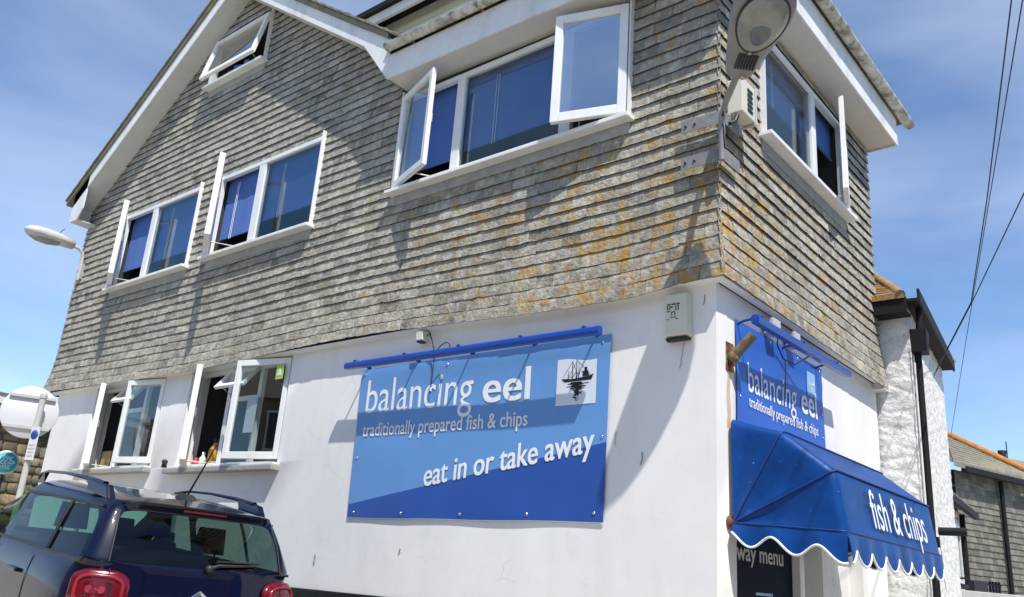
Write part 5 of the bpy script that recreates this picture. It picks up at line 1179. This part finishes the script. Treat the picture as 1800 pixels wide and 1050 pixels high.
# dark surround strips of the windows and shut lines
for s in (1, -1):
    m = MB(); m.tube([(.235,.800*s,1.055),(1.0,.807*s,1.058),(1.8,.802*s,1.058),(2.68,.778*s,1.06)], .010, 6); ct(m, 'belt_trim', MT['trim'])
    m = MB(); m.tube([(.86,.806*s,1.065),(.89,.746*s,1.26),(.925,.688*s,1.41)], .013, 6); m.tube([(.40,.672*s,1.412),(1.07,.690*s,1.415),(1.8,.694*s,1.415),(1.98,.66*s,1.412)], .011, 6); ct(m, 'window_trim', MT['trim'])
    m = MB(); m.tube([(1.0,.834*s,1.0),(.99,.862*s,.86),(.97,.868*s,.68),(1.02,.862*s,.47)], .003, 4); m.tube([(1.80,.829*s,1.0),(1.80,.853*s,.86),(1.80,.858*s,.68),(1.80,.853*s,.47)], .003, 4); ct(m, 'door_shut_line', MT['dark'])
    # roof rails with their thick rear feet
    P_ = [(2.02,.60*s,1.525),(1.95,.605*s,1.565),(1.80,.612*s,1.588),(1.4,.620*s,1.594),(.95,.620*s,1.580),(.62,.61*s,1.555)]
    rows = []
    for k, p in enumerate(P_):
        w_, h_ = (.017,.012) if k < 4 else ((.021,.017) if k == 4 else (.024,.020))
        rows.append([Vector(p)+Vector((0, math.cos(2*math.pi*q/10)*w_, math.sin(2*math.pi*q/10)*h_)) for q in range(11)])
    m = MB(); m.grid(rows); r_l = ct(m, 'roof_rail', MT['paint'], recalc=True)
    m = MB(); m.hexa([(.45,.585*s,1.47),(.83,.585*s,1.50),(.83,.655*s,1.49),(.45,.640*s,1.455),(.53,.590*s,1.555),(.90,.597*s,1.592),(.90,.645*s,1.590),(.53,.636*s,1.550)]); ct(m, 'rail_foot', MT['paint'], r_l, bevel=.014, recalc=True)
    m = MB(); m.hexa([(1.88,.597*s,1.50),(2.06,.597*s,1.49),(2.06,.60*s,1.48),(1.88,.60*s,1.49),(1.86,.585*s,1.585),(1.99,.565*s,1.56),(1.99,.597*s,1.555),(1.86,.627*s,1.583)]); ct(m, 'rail_foot', MT['paint'], r_l, bevel=.012, recalc=True)
# tail lamps wrapping the rear corners
def wrap(s, y_):                                       # s along the rear corner from the middle outwards
    P_ = [(.052,.44),(.068,.60),(.105,.72),(.185,.815),(.32,.855),(.50,.872)]
    L_ = [0]
    for a_, b_ in zip(P_, P_[1:]): L_.append(L_[-1]+math.hypot(b_[0]-a_[0], b_[1]-a_[1]))
    for k in range(len(P_)-1):
        if s <= L_[k+1] or k == len(P_)-2:
            t_ = (s-L_[k])/(L_[k+1]-L_[k]); return P_[k][0]+(P_[k+1][0]-P_[k][0])*t_, P_[k][1]+(P_[k+1][1]-P_[k][1])*t_
def lamp(s):
    def pt(a_, b_, lift):                              # a_ in 0..1 across, b_ in 0..1 up
        q = .075+.37*a_; x, y = wrap(q, 0); x2, y2 = wrap(q+.01, 0); tx, ty = x2-x, y2-y; L_ = math.hypot(tx, ty); nx, ny = -ty/L_, tx/L_
        z = .765+.235*b_ + .012*math.sin(a_*math.pi)
        zx = .035*max(0, (z-.86)/.15)
        return Vector((x+nx*lift+zx, (y+ny*lift - .25*max(0, z-.88)*(.5+.5*a_)*.6)*s, z))
    def rr(a_, w, h, r, n_=9):
        pts = []
        for cx, cy, st_ in ((1-r, 1-r, 0), (r, 1-r, 1), (r, r, 2), (1-r, r, 3)):
            for k in range(n_): t_ = math.pi/2*(st_+k/(n_-1)); pts.append((.5+(cx+r*math.cos(t_)-.5)*w, .5+(cy+r*math.sin(t_)-.5)*h))
        return pts
    o = None; rings = []
    for w, l_ in ((1.04,.0),(1.0,.022),(.93,.030)): rings.append([pt(a_, b_, l_) for a_, b_ in rr(0, w, w, .30)])
    m = MB(); m.grid([r+[r[0]] for r in rings]); inner = rr(0,.93,.93,.30)
    for k in range(1, 6):
        f_ = 1-k/5; 
        rings.append([pt(.5+(a_-.5)*f_, .5+(b_-.5)*f_, .030) for a_, b_ in inner])
    m.grid([r+[r[0]] for r in rings[2:]]); o = ct(m, 'tail_light', MT['redlens'], weld=True)
    r1 = rr(0,.74,.72,.30); m = MB(); m.tube([pt(a_, b_, .033) for a_, b_ in r1+[r1[0]]], .012, 8, cap=False); ct(m, 'light_ring', MT['redglow'], o)
    m = MB(); r3 = rr(0,.46,.40,.25); m.add([pt(a_, b_, .0335) for a_, b_ in r3], [tuple(range(len(r3)))]); ct(m, 'lamp_core', MT['reddark'], o)
    m = MB(); r4 = rr(0,.30,.20,.25); m.add([pt(a_+.05, b_, .0345) for a_, b_ in r4], [tuple(range(len(r4)))]); ct(m, 'reflector', MT['redglow'], o)
for s in (1, -1): lamp(s)
# tailgate details
m = MB(); m.tube([(.095,-.655,1.03),(.07,-.66,.92),(.045,-.655,.80),(.02,-.64,.70)], .0035, 5); ct(m, 'tailgate_shut_line', MT['dark']); m = MB(); m.tube([(.095,.655,1.03),(.07,.66,.92),(.045,.655,.80),(.02,.64,.70)], .0035, 5); ct(m, 'tailgate_shut_line', MT['dark']); m = MB(); m.tube([(.125,.66,1.07),(.20,.633,1.26),(.29,.603,1.40)], .006, 5); ct(m, 'tailgate_shut_line', MT['dark']); m = MB(); m.tube([(.125,-.66,1.07),(.20,-.633,1.26),(.29,-.603,1.40)], .006, 5); ct(m, 'tailgate_shut_line', MT['dark'])
m = MB(); P_ = [[Vector((.045-.028*math.cos(math.pi*(a_/10-.5))+.0*b_, -.30+.6*a_/10, .70+.10*b_/4)) for a_ in range(11)] for b_ in range(5)]; m.grid(P_); ct(m, 'number_plate_recess', MT['trim'])
for zc in (.895, .835):
    m = MB()
    for s in (1, -1): m.hexa([(.075,.0,zc),(.075,.085*s,zc-.062),(.040,.085*s,zc-.062),(.045,.0,zc),(.082,.0,zc+.030),(.082,.085*s,zc-.028),(.048,.085*s,zc-.028),(.053,.0,zc+.030)])
    ct(m, 'chevron_emblem', MT['chrome'], recalc=True, bevel=.004)
m = MB(); m.tube([(.085,-.05,1.075),(.075,-.10,1.10),(.118,-.44,1.115)], [.016,.013,.007], 6); m.tube([(.100,-.10,1.125),(.125,-.46,1.135)], .008, 6); m.lathe((.10,-.05,1.07), (-1,0,.2), [(0,.03),(.025,.028),(.035,.015),(.035,0)], 12); ct(m, 'rear_wiper', MT['dark'])
m = MB(); m.hexa([(.235,-.17,1.437),(.25,-.17,1.437),(.25,.17,1.437),(.235,.17,1.437),(.232,-.17,1.452),(.25,-.17,1.452),(.25,.17,1.452),(.232,.17,1.452)]); ct(m, 'brake_light', MT['redlens'])
m = MB(); m.hexa([(.50,-.05,1.52),(.68,-.05,1.535),(.68,.05,1.535),(.50,.05,1.52),(.53,-.03,1.56),(.63,-.03,1.565),(.63,.03,1.565),(.53,.03,1.56)]); m.tube([(.58,0,1.56),(.30,-.01,1.98)], [.009,.004], 6); ct(m, 'aerial', MT['dark'])
# wheels, bumper, mirrors
for x, s in ((.78,1),(.78,-1),(3.38,1),(3.38,-1)):
    m = MB(); c = Vector((x,.64*s,.33)); m.lathe(c, (0,s,0), [(0,.2),(0,.32),(.03,.335),(.16,.335),(.195,.31),(.20,.22)], 28); w_ = ct(m, 'wheel', MT['tyre'])
    m = MB(); m.lathe(c, (0,s,0), [(.185,.225),(.17,.20),(.12,.19),(.12,0)], 24)
    for k in range(5):
        t_ = 2*math.pi*k/5; m.tube([c+Vector((0,.185*s,0)), c+Vector((.2*math.cos(t_),.175*s,.2*math.sin(t_)))], [.04,.028], 6)
    ct(m, 'rim', MT['alloy'], w_)
    m = MB(); m.lathe((x,.40*s,.33), (0,s,0), [(0,0),(0,.38),(.40,.38)], 24); ct(m, 'wheel_arch', MT['dark'])
m = MB(); m.box((.10,-.7,.22),(4.0,.7,.26)); ct(m, 'underbody', MT['dark'])
m = MB(); m.hexa([(-.02,-.55,.30),(.1,-.55,.30),(.1,.55,.30),(-.02,.55,.30),(-.03,-.60,.48),(.1,-.60,.48),(.1,.60,.48),(-.03,.60,.48)]); ct(m, 'bumper', MT['trim'], bevel=.02)
for s in (1, -1):
    m = MB(); m.hexa([(2.60,.80*s,1.06),(2.72,.80*s,1.06),(2.72,1.0*s,1.07),(2.62,1.0*s,1.07),(2.60,.82*s,1.18),(2.70,.82*s,1.18),(2.70,.98*s,1.18),(2.61,.98*s,1.18)]); ct(m, 'door_mirror', MT['trim'], bevel=.02, recalc=True)
    
    for hx in (1.15, 2.05): m = MB(); m.box((hx,.845*s,.86),(hx+.18,.885*s,.89)); ct(m, 'door_handle', MT['paint'], bevel=.01)
    m = MB(); m.hexa([(3.80,.45*s,.62),(3.86,.72*s,.62),(3.70,.80*s,.62),(3.6,.5*s,.62),(3.90,.45*s,.80),(3.84,.72*s,.80),(3.68,.80*s,.80),(3.6,.5*s,.80)]); ct(m, 'headlight', MT['chrome'], bevel=.02, recalc=True)
m = MB(); m.box((.155,-.56,.98),(.85,.56,1.0)); ct(m, 'parcel_shelf', MT['seat'])
def seat(x, y, w_, back):
    m = MB(); m.hexa([(x,y-w_,.5),(x+.5,y-w_,.5),(x+.5,y+w_,.5),(x,y+w_,.5),(x,y-w_,.68),(x+.5,y-w_,.70),(x+.5,y+w_,.70),(x,y+w_,.68)]); m.hexa([(x-.12,y-w_,.60),(x+.06,y-w_,.60),(x+.06,y+w_,.60),(x-.12,y+w_,.60),(x-.26,y-w_*.85,back),(x-.14,y-w_*.85,back),(x-.14,y+w_*.85,back),(x-.26,y+w_*.85,back)]); o = ct(m, 'seat', MT['seat'], bevel=.04, recalc=True); return o
def headrest(par, x, y, z):
    m = MB(); m.hexa([(x,y-.12,z),(x+.09,y-.12,z),(x+.09,y+.12,z),(x,y+.12,z),(x+.01,y-.10,z+.20),(x+.08,y-.10,z+.20),(x+.08,y+.10,z+.20),(x+.01,y+.10,z+.20)]); m.tube([(x+.04,y-.06,z-.08),(x+.04,y-.06,z+.02)], .008, 6); m.tube([(x+.04,y+.06,z-.08),(x+.04,y+.06,z+.02)], .008, 6); ct(m, 'headrest', MT['seat'], par, bevel=.035, recalc=True)
bs_ = seat(1.00, 0, .60, 1.10)
for y in (.38, -.38): headrest(bs_, .74, y, 1.13)
for y in (.36, -.36): sf = seat(1.95, y, .25, 1.14); headrest(sf, 1.69, y, 1.17)
m = MB(); m.hexa([(2.45,-.68,.7),(3.0,-.68,.7),(3.0,.68,.7),(2.45,.68,.7),(2.55,-.68,1.0),(3.0,-.68,1.03),(3.0,.68,1.03),(2.55,.68,1.0)]); ct(m, 'dashboard', MT['seat'])
m = MB(); m.box((2.20,-.10,1.33),(2.23,.10,1.385)); ct(m, 'rear_view_mirror', MT['dark'])
